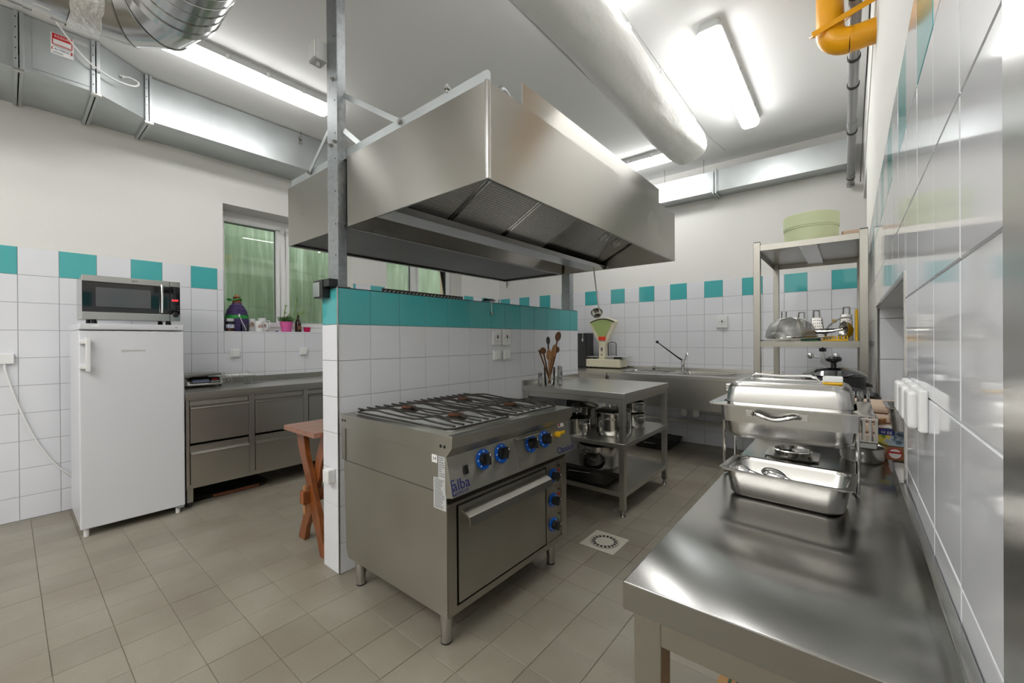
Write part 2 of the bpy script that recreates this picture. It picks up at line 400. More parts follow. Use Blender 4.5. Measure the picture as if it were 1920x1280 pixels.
# ---- glazed tiles, one object each, shared meshes
_tm = {}
def tile_mesh(axis, s, wd, ht, th, m):
    key = (axis, s, round(wd, 4), round(ht, 4), m)
    if key in _tm: return _tm[key]
    c = .0014; a, b = wd/2, ht/2; a2, b2 = a-c, b-c; f = th; k = th-c
    q = [(-a, -b, 0), (a, -b, 0), (a, b, 0), (-a, b, 0), (-a, -b, k), (a, -b, k), (a, b, k), (-a, b, k), (-a2, -b2, f), (a2, -b2, f), (a2, b2, f), (-a2, b2, f)]
    if axis == 'x': vs = [(s*p[2], p[0], p[1]) for p in q]
    elif axis == 'y': vs = [(p[0], s*p[2], p[1]) for p in q]
    else: vs = [(p[0], p[1], p[2]) for p in q]
    fs = [(0, 1, 5, 4), (1, 2, 6, 5), (2, 3, 7, 6), (3, 0, 4, 7), (4, 5, 9, 8), (5, 6, 10, 9), (6, 7, 11, 10), (7, 4, 8, 11), (8, 9, 10, 11)]
    me = bpy.data.meshes.new('tile'); me.from_pydata(vs, [], fs); bm = bmesh.new(); bm.from_mesh(me); bmesh.ops.recalc_face_normals(bm, faces=bm.faces); 
    # open back: make sure the face looks out
    n = Vector((s if axis == 'x' else 0, s if axis == 'y' else 0, 1 if axis == 'z' else 0))
    bm.faces.ensure_lookup_table()
    if bm.faces[-1].normal.dot(n) < 0: bmesh.ops.reverse_faces(bm, faces=bm.faces)
    bm.to_mesh(me); bm.free(); me.materials.append(M[m]); _tm[key] = me; return me
GAP = .0026
def tiles(par, axis, s, plane, base, pitch, lo, hi, top, holes, teal, th=.007):
    n = 0
    k0 = math.floor((lo-base)/pitch+1e-4); k1 = math.ceil((hi-base)/pitch-1e-4)
    r = 0
    while top-.2*r > .02:
        z1 = top-.2*r; z0 = max(0, z1-.2)
        for k in range(k0, k1):
            a, b = max(lo, base+k*pitch), min(hi, base+(k+1)*pitch)
            rects = [(a, b, z0, z1)]
            for (h0, h1, g0, g1) in holes:
                nr = []
                for (p, q, u, v) in rects:
                    if q <= h0 or p >= h1 or v <= g0 or u >= g1: nr.append((p, q, u, v)); continue
                    if p < h0: nr.append((p, h0, u, v))
                    if q > h1: nr.append((h1, q, u, v))
                    m0, m1 = max(p, h0), min(q, h1)
                    if u < g0: nr.append((m0, m1, u, g0))
                    if v > g1: nr.append((m0, m1, g1, v))
                rects = nr
            for (p, q, u, v) in rects:
                if q-p < .012 or v-u < .012: continue
                me = tile_mesh(axis, s, q-p-GAP, v-u-GAP, th, 'teal' if teal(k, r) else 'tile')
                o = bpy.data.objects.new('wall_tile', me); COL.objects.link(o); o.parent = par
                Pw = -W[par].translation
                c = (plane-s*th, (p+q)/2, (u+v)/2) if axis == 'x' else ((p+q)/2, plane-s*th, (u+v)/2)
                j = Vector((random.uniform(-.0003, .0003), 0, 0)) if axis == 'x' else Vector((0, random.uniform(-.0003, .0003), 0))
                o.location = Vector(c) + Pw + j; n += 1
        r += 1
    return n
tiles(wall_left, 'x', 1, XL, .0535, .20172, -.55, YB, T, [(a, b, WZ0-.012, 9) for a, b in WIN],
      lambda k, r: r == 0 and ((k % 2 == 1) if k < 7 else (k % 2 == 0)))
tiles(wall_part, 'x', 1, XP, PY0, .20164, PY0, PY1, TP, [], lambda k, r: r == 0)
tiles(wall_part, 'x', -1, PX0, PY0, .20164, PY0, PY1, TP, [], lambda k, r: r == 0)
tiles(wall_part, 'y', -1, PY0, PX0, .20, PX0, PX1, TP, [], lambda k, r: r == 0)
tiles(wall_part, 'y', 1, PY1, PX0, .20, PX0, PX1, TP, [], lambda k, r: r == 0)
tiles(wall_back, 'y', -1, YB, -2.96998, .20246, XL, XR+.3, T, [], lambda k, r: r == 0 and k % 2 == 0)
tiles(wall_right, 'x', -1, XR, .735, .2017, .545, DOOR[0], T, [HATCH], lambda k, r: r == 0 and k % 2 == 1)
# hatch reveal: tiled far jamb, steel edge trims
hy = HATCH[1]
jamb = struct(B('trim_3', 'grout', None, (XR+.004, PR+.35, hy-.002, hy+.03, HATCH[2], HATCH[3]), bevel=0))
for z0, z1 in ((HATCH[2], 1.169), (1.169, 1.369), (1.369, 1.43)):
    me = tile_mesh('y', -1, .345, z1-z0-GAP, .007, 'tile'); o = bpy.data.objects.new('wall_tile', me); COL.objects.link(o); o.parent = jamb
    o.location = Vector((XR+.185, hy-.001, (z0+z1)/2)) - W[jamb].translation
struct(B('trim_4', 'satin', None, (XR-.003, XR+.006, hy-.012, hy+.002, HATCH[2], HATCH[3]), (XR-.003, XR+.006, HATCH[0], hy, HATCH[3]-.006, HATCH[3]+.004), (XR-.003, XR+.006, HATCH[0]-.004, HATCH[0]+.004, HATCH[2], HATCH[3]), bevel=.001))
struct(B('trim_5', 'lgrey_pl', None, (XR+.006, PR+.35, HATCH[0]+.005, hy-.012, HATCH[3]-.012, HATCH[3]-.002), bevel=0))
# stainless door lining where the camera looks in
struct(B('door_1', 'satin', None, (XR-.003, XR+.05, .44, .5415, 0, 2.1), (XR-.001, XR+.05, .40, .44, 0, 2.1), bevel=.002, seg=3))

# ---- floor tiles: the 300 that show largest singly, the rest as one part
cells = []
fx0, fy0 = -.777, .104
for i in range(-20, 6):
    for j in range(-9, 28):
        a, b = fx0+.1988*i, fx0+.1988*(i+1); c, d = fy0+.1955*j, fy0+.1955*(j+1)
        a, b, c, d = max(a, XL), min(b, XR), max(c, YF), min(d, YB)
        if b-a < .02 or d-c < .02: continue
        P = [project(p) for p in ((a, c, 0), (b, c, 0), (b, d, 0), (a, d, 0))]; A = 0
        if all(P) and a < -.3 and not (b < -3.95 and c > .3) and not (a > -2.34 and b < -2.1 and c > 1.1 and d < 3.8):
            A = abs(sum(P[q][0]*P[(q+1) % 4][1]-P[(q+1) % 4][0]*P[q][1] for q in range(4)))/2
            cx, cy = sum(p[0] for p in P)/4, sum(p[1] for p in P)/4
            if not (-40 < cx < 1960 and 0 < cy < 1320): A = 0
            if a > -2.1 and b < -1.25 and c > 1.1 and d < 2.0: A *= .05
        cells.append((A, a, b, c, d))
cells.sort(key=lambda q: -q[0])
fo = -W[floor].translation
for A, a, b, c, d in cells[:300]:
    me = tile_mesh('z', 1, b-a-.0022, d-c-.0022, .007, 'floor_tile'); o = bpy.data.objects.new('floor_tile', me); COL.objects.link(o); o.parent = floor
    o.location = Vector(((a+b)/2, (c+d)/2, -.007+random.uniform(-.0004, .0004))) + fo
rest = MB()
for A, a, b, c, d in cells[300:]: rest.box(a+.0011, b-.0011, c+.0011, d-.0011, -.006, 0)
tag(rest.build('floor_tiles', 'floor_tile', floor), kind='stuff')

# ---- windows
def window(n, a, b):
    t = struct(thing('window_%d' % n, None, None, (-4.92, (a+b)/2, WZ0)))
    x0, x1 = -4.955, -4.885
    m = (a+b)/2-.03
    f = B('window_frame', 'pvc', t, (x0, x1, a, b, WZ0, WZ0+.055), (x0, x1, a, b, WZ1-.055, WZ1), (x0, x1, a, a+.045, WZ0+.055, WZ1-.055), (x0, x1, b-.045, b, WZ0+.055, WZ1-.055), (x0, x1, m-.03, m+.03, WZ0+.055, WZ1-.055), bevel=.004)
    for (p, q) in ((a+.045, m-.03), (m+.03, b-.045)):
        s = .05
        z0, z1 = WZ0+.055, WZ1-.055
        B('sash', 'pvc', t, (x0+.01, x1+.012, p, q, z0, z0+s), (x0+.01, x1+.012, p, q, z1-s, z1), (x0+.01, x1+.012, p, p+s-.012, z0+s, z1-s), (x0+.01, x1+.012, q-s+.012, q, z0+s, z1-s), bevel=.005)
        B('gasket', 'rubber', t, (-4.925, -4.905, p+s-.014, p+s-.009, z0+s-.004, z1-s+.004), (-4.925, -4.905, q-s+.009, q-s+.014, z0+s-.004, z1-s+.004), (-4.925, -4.905, p+s-.014, q-s+.014, z1-s-.001, z1-s+.004), bevel=0)
        B('pane', 'pane', t, (-4.922, -4.912, p+s-.014, q-s+.014, z0+s-.002, z1-s+.002), bevel=0)
    B('hinge', 'white_pl', t, (x1+.012, x1+.03, m-.06, m-.035, WZ1-.10, WZ1-.085), (x1+.012, x1+.03, m+.035, m+.06, WZ1-.10, WZ1-.085), bevel=.003)
    B('window_sill', 'tile', t, (-4.89, XL, a, b, WZ0-.012, WZ0), bevel=.002)
for n, (a, b) in enumerate(WIN): window(n+1, a, b)
# light well outside
struct(B('wall_outside', 'moss', None, (-5.95, -5.85, -.5, 6.4, -1, 3.3), bevel=0))
for n, (a, b) in enumerate(WIN):
    struct(B('trim_%d' % (6+n), 'beige', None, (-5.12, -4.957, b-.006, b+.05, WZ0-.05, WZ1), bevel=0))
struct(B('ground_outside', 'floor_grout', None, (-5.85, -5.09, -.5, 6.4, -1, .6), bevel=0))

# ---- the galvanised posts that carry the hood
def post(name, label, x0, x1, y0, y1, z0, z1, seed):
    t = thing(name, label, 'post', ((x0+x1)/2, (y0+y1)/2, z0), group=None)
    mb = MB(); q = .004
    mb.box(x0, x1, y0, y0+q, z0, z1); mb.box(x1-q, x1, y0+q, y1, z0, z1); mb.box(x0, x0+q, y0+q, y1, z0, z1); mb.box(x0, x1, y1-q, y1, z0, z1)
    mb.build('channel', 'galv_post', t, bevel=.001)
    B('base_plate', 'galv_post', t, (x0-.008, x1+.006, y0-.006, y1+.02, z0, z0+.006))
    for z in (1.75, 1.92, 2.10, 2.28, 2.42, 2.60, 2.95, 3.15):
        MB().cyl(((x0+x1)/2+.03, y0-.0008, z), ((x0+x1)/2+.03, y0+.001, z), .005, n=8).build('bolt_hole', 'black', t)
    for z, dx in ((2.36, .0), (2.37, .04), (2.72, .02)):
        c = (x0+.05+dx, y0-.016, z); b_ = MB(); b_.cyl((c[0], y0, z), (c[0], y0-.008, z), .011, n=6); b_.cyl((c[0], y0-.008, z), (c[0], y0-.02, z), .006, n=8); b_.build('bolt', 'satin', t)
    return t
post('steel_post', 'near galvanised steel post rising from the partition end to the ceiling', -2.272, -2.162, 1.15, 1.20, TP+.004, ZC, 1)
post('steel_post', 'far galvanised steel post standing on the far end of the partition', -2.262, -2.17, 3.575, 3.645, TP+.004, ZC, 2)
# ================================================================== CEILING THINGS
# ---- fluorescent lights
def light(label, x0, x1, y0, y1, along, dm='diffuser'):
    zt, zb = ZC, ZC-.105
    t = thing('ceiling_light', label, 'lamp', ((x0+x1)/2, (y0+y1)/2, zb), group='ceiling fluorescent lights')
    if along == 'y': L, w_ = (y1-y0)/2, (x1-x0)/2
    else: L, w_ = (x1-x0)/2, (y1-y0)/2
    cx, cy = (x0+x1)/2, (y0+y1)/2
    def ring(hx, hy, r, z):
        if along == 'y': return rr(hy, hx, r, z, cx, cy)
        return rr(hx, hy, r, z, cx, cy)
    MB().loft([ring(L-.012, w_-.012, .03, zt), ring(L, w_, .035, zt-.03), ring(L, w_, .035, zt-.060)]).build('housing', 'lgrey_pl', t)
    MB().loft([ring(L-.006, w_-.006, .034, zt-.060), ring(L-.008, w_-.008, .034, zt-.088), ring(L-.02, w_-.022, .03, zb)], cap0=False).build('diffuser', dm, t)
    mb = MB()
    for s in (-.6, -.2, .2, .6):
        for q in (-1, 1):
            if along == 'y': mb.box(cx+q*w_-.004, cx+q*w_+.004, cy+s*L-.012, cy+s*L+.012, zt-.068, zt-.03)
            else: mb.box(cx+s*L-.012, cx+s*L+.012, cy+q*w_-.004, cy+q*w_+.004, zt-.068, zt-.03)
    mb.build('clip', 'satin', t, bevel=.001)
    return t
light('ceiling fluorescent light near the left wall, partly behind the round duct', -3.60, -3.42, .48, 1.80, 'y', 'diffuser_old')
light('bright ceiling fluorescent light between the fabric duct and the yellow pipe', -.785, -.63, 2.90, 4.44, 'y')
light('ceiling fluorescent light set crosswise beyond the hood, half behind the fabric duct', -2.75, -1.42, 4.52, 4.70, 'x')
light('ceiling fluorescent light of which only the tip shows at the top edge', -1.09, -.935, .80, 2.33, 'y')
# fill lamps added over the unseen room behind the camera to light the range
for lx, lb in ((-3.6, 'on the far left'), (-2.7, 'left of the middle'), (-1.9, 'in the middle'), (-1.1, 'right of the middle'), (-.25, 'on the far right')):
    light('added fill light on the unseen ceiling behind the camera ' + lb, lx, lx+.15, -2.5, -.96, 'y', 'diffuser_fill')

# ---- box duct along the left wall
dz0, dz1 = 3.0, 3.262
t = thing('air_duct', 'galvanised rectangular air duct along the left wall under the ceiling', 'duct', (-4.4, 1.5, dz0))
def fr(x1, y, z0, z1): return [(XL+.002-WT, y, z0), (x1, y, z0), (x1, y, z1), (XL+.002-WT, y, z1)]
MB().loft([fr(-4.22, .72, dz0, 3.342), fr(-4.22, 4.60, dz0, 3.342)]).build('duct_body', 'galv', t, bevel=.002)
MB().loft([fr(-4.02, .41, dz0, 3.345), fr(-4.215, .70, dz0, 3.342)]).build('duct_transition', 'galv', t, bevel=.002)
MB().loft([fr(-4.02, .075, dz0, 3.345), fr(-4.02, .39, dz0, 3.345)]).build('duct_box', 'galv', t, bevel=.002)
MB().loft([fr(-4.02, -1.2, 2.99, 3.345), fr(-4.02, .05, 2.99, 3.345)]).build('duct_box', 'galv', t, bevel=.002)
def flange(y, x1, z0, z1):
    mb = MB()
    for o in (-.012, .012):
        mb.box(x1, x1+.026, y+o-.009, y+o+.009, z0-.026, z1); mb.box(XL, x1, y+o-.009, y+o+.009, z0-.026, z0)
    f = mb.build('duct_flange', 'galv', t, bevel=.001)
    h = MB()
    for k in range(5):
        z = z0+.04+k*(z1-z0-.08)/4; h.cyl((x1+.0255, y-.013, z), (x1+.027, y-.013, z), .004, n=6)
    h.build('flange_hole', 'black', f)
    c = MB(); c.box(x1+.004, x1+.034, y-.026, y+.026, z0-.034, z0-.018); c.build('flange_clamp', 'satin', f, bevel=.002)
flange(.06, -4.02, dz0, 3.34); flange(.40, -4.02, dz0, 3.345); flange(.71, -4.218, dz0, 3.342)
mb = MB()
for y in (1.12, 1.55, 2.0, 2.45, 2.9, 3.35, 3.8, 4.25): mb.box(-4.2205, -4.218, y-.0015, y+.0015, dz0+.004, 3.338)
mb.build('duct_crease', 'galv', t)
h = MB(); h.box(-4.2195, -4.212, 1.845, 1.875, 3.235, 3.30); h.cyl((-4.205, 1.86, 3.27), (-4.205, 1.86, ZC), .005, n=8); h.cyl((-4.205, 1.86, 3.275), (-4.205, 1.86, 3.30), .012, n=8); h.build('hanger', 'satin', t)
pn = B('access_panel', 'galv', t, (-4.02, -4.016, .115, .375, 3.025, 3.34), bevel=.001)
st = B('warning_sticker', 'paper', t, (-4.016, -4.0152, .195, .297, 3.165, 3.30), bevel=0)
B('red_band', 'red', st, (-4.0152, -4.0148, .200, .292, 3.225, 3.298), bevel=0)
B('white_band', 'paper', st, (-4.0148, -4.0145, .205, .287, 3.231, 3.262), bevel=0)
text('POZOR!', .019, (-4.0146, .246, 3.280), (0, 1, 0), (0, 0, 1), 'paper', 'lettering', st)
text('ALTEKO', .018, (-4.0146, .243, 3.198), (0, 1, 0), (0, 0, 1), 'navy', 'lettering', st)
B('logo_mark', 'red', st, (-4.0152, -4.0148, .284, .292, 3.188, 3.208), (-4.0152, -4.0148, .198, .203, 3.19, 3.207), bevel=0)
mb = MB()
for k in range(3): mb.box(-4.0152, -4.0149, .205, .285, 3.237+k*.008, 3.240+k*.008)
for k in range(2): mb.box(-4.0152, -4.0149, .203, .288, 3.214+k*.005, 3.216+k*.005)
for k in range(2): mb.box(-4.0152, -4.0149, .203, .250, 3.172+k*.006, 3.175+k*.006)
mb.build('small_print', 'grey_print', st)
B('duct_label', 'sticker', t, (-4.016, -4.0153, .30, .365, 3.285, 3.31), bevel=0)
# cable loop hanging on the duct
mb = MB(); mb.tube(smooth_path([(-3.93, .215, 3.33), (-3.96, .30, 3.23), (-3.965, .38, 3.155), (-4.0, .50, 3.125), (-4.03, .60, 3.14), (-4.06, .63, 3.19), (-4.08, .585, 3.215), (-4.095, .55, 3.21)]), .006)
cb = tag(mb.build('cable', 'white_pl'), 'thin white cable looping over the rectangular duct', 'cable')
mb = MB(); mb.cyl((-4.103, .535, 3.215), (-4.086, .553, 3.209), .009, n=8); mb.build('plug', 'white_pl', cb)

# ---- round duct: straight pipe along the wall, segmented elbow, spiral pipe across the room
t = thing('round_duct', 'large shiny round duct with elbow and ribbed spiral pipe overhead', 'duct', (-3.04, .57, 2.9))
rx, rz, ry, rR = -3.04, 3.1, .569, .2
def pipe_seg(name, pts, r, m='spiral', n=36):
    return MB().tube(pts, r, n=n).build(name, m, t)
pipe_seg('straight_pipe', [(rx, -1.4, rz), (rx, .06, rz)], rR)
pipe_seg('straight_pipe', [(rx, .06, rz), (rx, .27, rz)], rR+.004)
Rb = .29
cxe, cye = rx+Rb, ry-Rb
A = [180, 150, 120, 90]
for i in range(3):
    pts = [(cxe+Rb*math.cos(rad(a)), cye+Rb*math.sin(rad(a)), rz) for a in (A[i], A[i+1])]
    # mitred gore: rings lie in the planes of the seams
    rings = []
    for a, p in zip((A[i], A[i+1]), pts):
        rd = Vector((math.cos(rad(a)), math.sin(rad(a)), 0)); rings.append([Vector(p)+rd*(rR*math.cos(2*math.pi*k/40))+Vector((0, 0, rR*math.sin(2*math.pi*k/40))) for k in range(40)])
    MB().loft(rings, False, False).build('elbow_gore', 'spiral', t)
    p = pts[0]; rd = Vector((math.cos(rad(A[i])), math.sin(rad(A[i])), 0))
    MB().tube([Vector(p)+rd*((rR+.002)*math.cos(2*math.pi*k/40))+Vector((0, 0, (rR+.002)*math.sin(2*math.pi*k/40))) for k in range(40)], .004, n=6, closed=True).build('elbow_seam', 'spiral', t)
p0 = (cxe, ry, rz)
MB().tube([(cxe, ry, rz), (cxe+.05, ry, rz)], rR+.006, n=40).build('collar', 'spiral', t)
MB().tube([(cxe+.05, ry, rz), (-1.505, ry, rz)], rR, n=40).build('spiral_pipe', 'spiral', t)
MB().tube([(-1.505+.36*math.sin(rad(a)), ry+.36-.36*math.cos(rad(a)), rz) for a in range(0, 91, 10)], [rR-.004*k for k in range(10)], n=40).build('end_elbow', 'spiral', t)
mb = MB(); x = cxe+.07; pts = []
for k in range(13*24):
    a = 2*math.pi*k/24; pts.append((x+.085*k/24, ry+(rR+.001)*math.cos(a), rz+(rR+.001)*math.sin(a)))
mb.tube(pts, .0035, n=4); mb.build('spiral_seam', 'spiral', t)
# foil-taped joint
mb = MB(); rings = []
rn = random.Random(4)
for y in (.205, .225, .25, .275, .30, .32):
    rings.append([(rx+(rR+.008+rn.uniform(0, .008))*math.cos(2*math.pi*k/48), y+rn.uniform(-.004, .004), rz+(rR+.008+rn.uniform(0, .008))*math.sin(2*math.pi*k/48)) for k in range(48)])
mb.loft(rings, False, False).build('foil_tape', 'foil', t, angle=10)
B('tape_patch', 'paper', t, (rx-.06, rx+.03, .09, .15, rz-rR-.003, rz-rR+.004), bevel=.001)

# ---- white fabric duct on its wire
t = thing('fabric_duct', 'long white fabric air duct hung below the ceiling on a wire', 'duct', (-1.14, 2.2, 2.85))
mb = MB(); rings = []; rn = random.Random(3)
ys = [.94] + [.2*k for k in range(5, 20)] + [3.95, 4.05, 4.11, 4.15, 4.17]
for i, y in enumerate(ys):
    e = max(0, (y-3.9)/.27); k = math.sqrt(max(.0, 1-e*e)) if y > 3.9 else 1
    dr = [rn.uniform(-.006, .006) for _ in range(6)]
    ring = []
    for q in range(36):
        a = 2*math.pi*q/36
        r = .165*k*(1+.03*math.sin(3*a+y*2.1)+.025*math.sin(5*a-y*3.7)) + dr[q % 6]*.6*k
        z = 3.035+r*math.sin(a)*1.0 - .012*math.sin(y*2.3)+ (.05*e if y > 3.9 else 0)
        ring.append((-1.145+r*math.cos(a)*1.0 + .01*math.sin(y*1.7), y, z))
    rings.append(ring)
mb.loft(rings); fb = mb.build('fabric_tube', 'fabric', t, angle=60)
fin = MB(); fin.obox((-1.315, 2.5, 3.09), (.0015, 0, 0), (0, 1.55, 0), (0.03, 0, .075)); fin.build('flap', 'fabric', t)
for y in (1.05, 1.75, 2.45, 3.0, 3.48, 3.84):
    mb = MB(); mb.box(-1.06, -1.035, y-.006, y+.006, 3.15, 3.21); mb.tube([(-1.047, y, 3.205), (-1.047, y, 3.235), (-1.055, y, 3.24), (-1.06, y, 3.225)], .003, n=6); mb.build('hook', 'white_pl', t)
MB().tube([(-1.047, .96, 3.235), (-1.047, 4.3, 3.235), (-1.047, 5.0, 3.34)], .0022, n=6).build('wire', 'satin', t)

# ---- box duct on the back wall
t = thing('air_duct', 'galvanised rectangular air duct along the back wall', 'duct', (-1.6, 5.2, 2.96))
B('duct_body', 'galv', t, (-4.2, -1.19, 5.11, YB+.004, 2.95, 3.19), (-1.17, .035, 5.11, YB+.004, 2.95, 3.19), bevel=.002)
mb = MB()
for o in (-.014, .014): mb.box(-1.18+o-.009, -1.18+o+.009, 5.084, 5.11, 2.925, 3.20); mb.box(-1.18+o-.009, -1.18+o+.009, 5.11, YB, 2.925, 2.95)
mb.build('duct_flange', 'galv', t, bevel=.001)
mb = MB()
for x in (-1.75, -1.30): mb.cyl((x, 5.13, 3.18), (x, 5.13, ZC), .004, n=6)
mb.build('hanger', 'satin', t)

# ---- pipes by the right wall
t = thing('gas_pipe', 'thick yellow pipe with elbow entering the right wall under the ceiling', 'pipe', (-.08, 3.08, 2.9))
r = .0615; ax = -.076; ay = 2.85; zb = 2.862
mb = MB(); mb.tube([(ax, ay, ZC), (ax, ay, zb+.09)], r, n=24); mb.build('pipe', 'yellow', t)
el = [(ax, ay, zb+.09)] + [(ax+.085-.085*math.cos(rad(a)), ay, zb+.085-.085*math.sin(rad(a))) for a in range(10, 91, 10)]
MB().tube(el, r+.002, n=24).build('elbow', 'yellow', t)
MB().tube([(ax+.085, ay, zb), (XR+.02, ay, zb)], r, n=24).build('stub', 'yellow', t)
MB().tube([(ax+.085, ay, zb), (ax+.092, ay, zb)], r+.004, n=24).build('weld', 'yellow', t)
MB().bar((ax-.075, ay-.075, zb+.055), (XR+.01, ay-.075, zb+.125), .03, .005, up=(0, 0, 1)).build('strap', 'yellow', t, bevel=.001)
mb = MB(); mb.tube(smooth_path([(ax-.07, ay-.07, zb+.05), (ax-.09, ay, zb+.09), (ax-.05, ay+.08, zb+.13), (ax+.05, ay+.08, zb+.15), (ax+.09, ay-.06, zb+.09)]), .004, n=6); mb.build('clamp_wire', 'yellow', t)
t = thing('drain_pipe', 'grey plastic drain pipe sloping along the right wall under the ceiling', 'pipe', (0, 4, 2.8))
p0, p1 = Vector((.035, 2.2, 3.115)), Vector((.016, 5.26, 2.795))
MB().tube([p0, p1], .029, n=20).build('pipe', 'pipe', t)
for f in (.19, .36, .455, .66, .95):
    c = p0.lerp(p1, f); d = (p1-p0).normalized()
    mb = MB(); mb.cyl(c-d*.012, c+d*.012, .034, n=20); q = mb.build('clamp', 'rubber', t, bevel=.002)
for f in (.32, .62, .93):
    c = p0.lerp(p1, f); d = (p1-p0).normalized(); MB().cyl(c-d*.045, c+d*.045, .033, n=20).build('socket', 'pipe', t, bevel=.003)
MB().cyl((.016, 5.25, 2.80), (.016, 5.25, 2.76), .032, n=20).build('end_cap', 'pipe', t, bevel=.003)
mb = MB(); mb.tube(smooth_path([(.09, 2.3, 3.18), (.092, 3.2, 3.0), (.09, 4.0, 2.94), (.09, 5.28, 2.80)]), .004, n=6)
tag(mb.build('cable', 'black'), 'thin dark cable running beside the grey drain pipe', 'cable')

# ================================================================== EXHAUST HOOD
t = thing('exhaust_hood', 'large stainless steel island exhaust hood hanging over the partition', 'hood', (-1.97, 2.29, 1.9))
HX0, HX1, HY0, HY1, HZ0, HZ1 = -2.86, -1.08, 1.18, 3.395, 1.90, 2.28
GX0, GX1 = -2.13, -1.85
B('front_panel', 'hood', t, (-2.118, HX1, HY0, HY0+.003, HZ0, HZ1), bevel=.001)
B('front_panel', 'hood', t, (HX0, -2.285, HY0, HY0+.003, HZ0, HZ1), bevel=.001)
B('side_panel', 'hood', t, (HX1-.003, HX1, HY0+.003, HY1, HZ0, HZ1), bevel=.001)
B('side_panel', 'hood', t, (HX0, HX0+.003, HY0+.003, HY1, HZ0, HZ1), bevel=.001)
B('rear_panel', 'hood', t, (HX0+.003, HX1-.003, HY1-.003, HY1, HZ0, HZ1), bevel=.001)
B('corner_strip', 'satin', t, (HX1-.010, HX1+.004, HY0-.003, HY0+.016, HZ0, HZ1+.004), bevel=.002)
B('inner_panel', 'hood', t, (GX0-.003, GX0, HY0+.03, HY1-.02, HZ0, HZ1), (GX1, GX1+.003, HY0+.004, HY1-.004, HZ0+.0, HZ1), bevel=.001)
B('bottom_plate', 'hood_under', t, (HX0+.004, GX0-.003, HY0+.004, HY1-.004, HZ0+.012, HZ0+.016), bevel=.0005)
B('bottom_rim', 'hood', t, (HX0+.003, HX0+.025, HY0+.003, HY1-.003, HZ0, HZ0+.004), (GX0-.025, GX0, HY0+.03, HY1-.003, HZ0, HZ0+.004), (HX0+.025, GX0-.025, HY1-.03, HY1-.004, HZ0, HZ0+.004), (GX0, HX1-.004, HY1-.022, HY1-.004, HZ0, HZ0+.004), (GX1, HX1-.004, HY0+.004, HY0+.012, HZ0, HZ0+.004), (HX1-.016, HX1-.004, HY0+.012, HY1-.022, HZ0, HZ0+.004), bevel=.001)
B('top_plate', 'hood', t, (HX0+.004, GX0-.004, HY0+.004, HY1-.004, HZ1-.006, HZ1-.003), (GX1+.004, HX1-.004, HY0+.004, HY1-.004, HZ1-.006, HZ1-.003), bevel=.0005)
# gutter under the filters
mb = MB(); mb.loft([[(GX1+.003, y, HZ0), (GX1+.15, y, HZ0), (GX1+.165, y, HZ0+.03), (GX1+.16, y, HZ0+.03), (GX1+.147, y, HZ0+.005), (GX1+.003, y, HZ0+.005)] for y in (HY0+.012, HY1-.022)]); mb.build('gutter', 'satin', t, bevel=.001)
# filters on the slope
fx0, fz0, fx1, fz1 = -1.77, 1.932, -1.095, 2.268
dv = Vector((fx1-fx0, 0, fz1-fz0)); nv = Vector((-dv.z, 0, dv.x)).normalized()
def slab(y0, y1, m, name, th=.02, par=None, u0=0, u1=1, off=0):
    a = Vector((fx0, 0, fz0))+dv*u0+nv*off; b = Vector((fx0, 0, fz0))+dv*u1+nv*off
    mb = MB(); c = (a+b)/2+Vector((0, (y0+y1)/2, 0)) + nv*th/2
    mb.obox(c, (b-a)/2, Vector((0, (y1-y0)/2, 0)), nv*th/2); return mb.build(name, m, par or t, bevel=.001)
ybs = [HY0+.012, 1.574, 2.03, 2.495]
for a, b in zip(ybs, ybs[1:]):
    f = slab(a+.003, b-.003, 'filter', 'filter_panel')
    for (c, d) in ((a+.003, a+.02), (b-.02, b-.003)): slab(c, d, 'satin', 'filter_frame', .004, f, 0, 1, -.004)
    slab(a+.02, b-.02, 'satin', 'filter_frame', .004, f, 0, .02, -.004)
ybs = [2.497, 2.70, 2.91, 3.12, HY1-.024]
for i, (a, b) in enumerate(zip(ybs, ybs[1:])):
    f = slab(a+.002, b-.002, 'satin', 'cover_panel', .012)
    if i >= 2:
        yc = (a+b)/2-.04 if i == 2 else a+.07; c = Vector((fx0, yc, fz0))+dv*.42
        pts = [c+Vector((0, .035*math.cos(rad(q)), 0))+dv.normalized()*(.045*math.sin(rad(q))) - nv*(.012) for q in range(0, 361, 20)]
        MB().tube(pts[:-1], .003, n=6, closed=True).build('handle', 'chrome', f)
# stiffening flange along the front top, with rounded end
pts = [(HX0, HZ1-.002), (HX1-.004, HZ1-.002), (HX1-.004, HZ1+.035)] + arc(HX1-.03, HZ1+.035, .026, 0, 90, 5)[1:] + [(HX0+.0, HZ1+.06)]
MB().prism(pts, 'xz', HY0+.022, HY0+.027).build('top_flange', 'galv', t, bevel=.001)
B('flange_foot', 'galv', t, (HX0, HX1-.03, HY0+.027, HY0+.07, HZ1, HZ1+.004), bevel=.001)
for x in (-1.66, -2.59): 
    mb = MB(); mb.cyl((x, HY0+.022, HZ1+.04), (x, HY0+.006, HZ1+.04), .011, n=6); mb.build('bolt', 'satin', t)
mb = MB(); mb.cyl((-1.33, HY0+.02, HZ1+.055), (-1.33, HY0+.02, HZ1+.09), .006, n=8); mb.cyl((-1.33, HY0+.02, HZ1+.068), (-1.33, HY0+.02, HZ1+.078), .014, n=6); mb.build('bolt', 'satin', t)
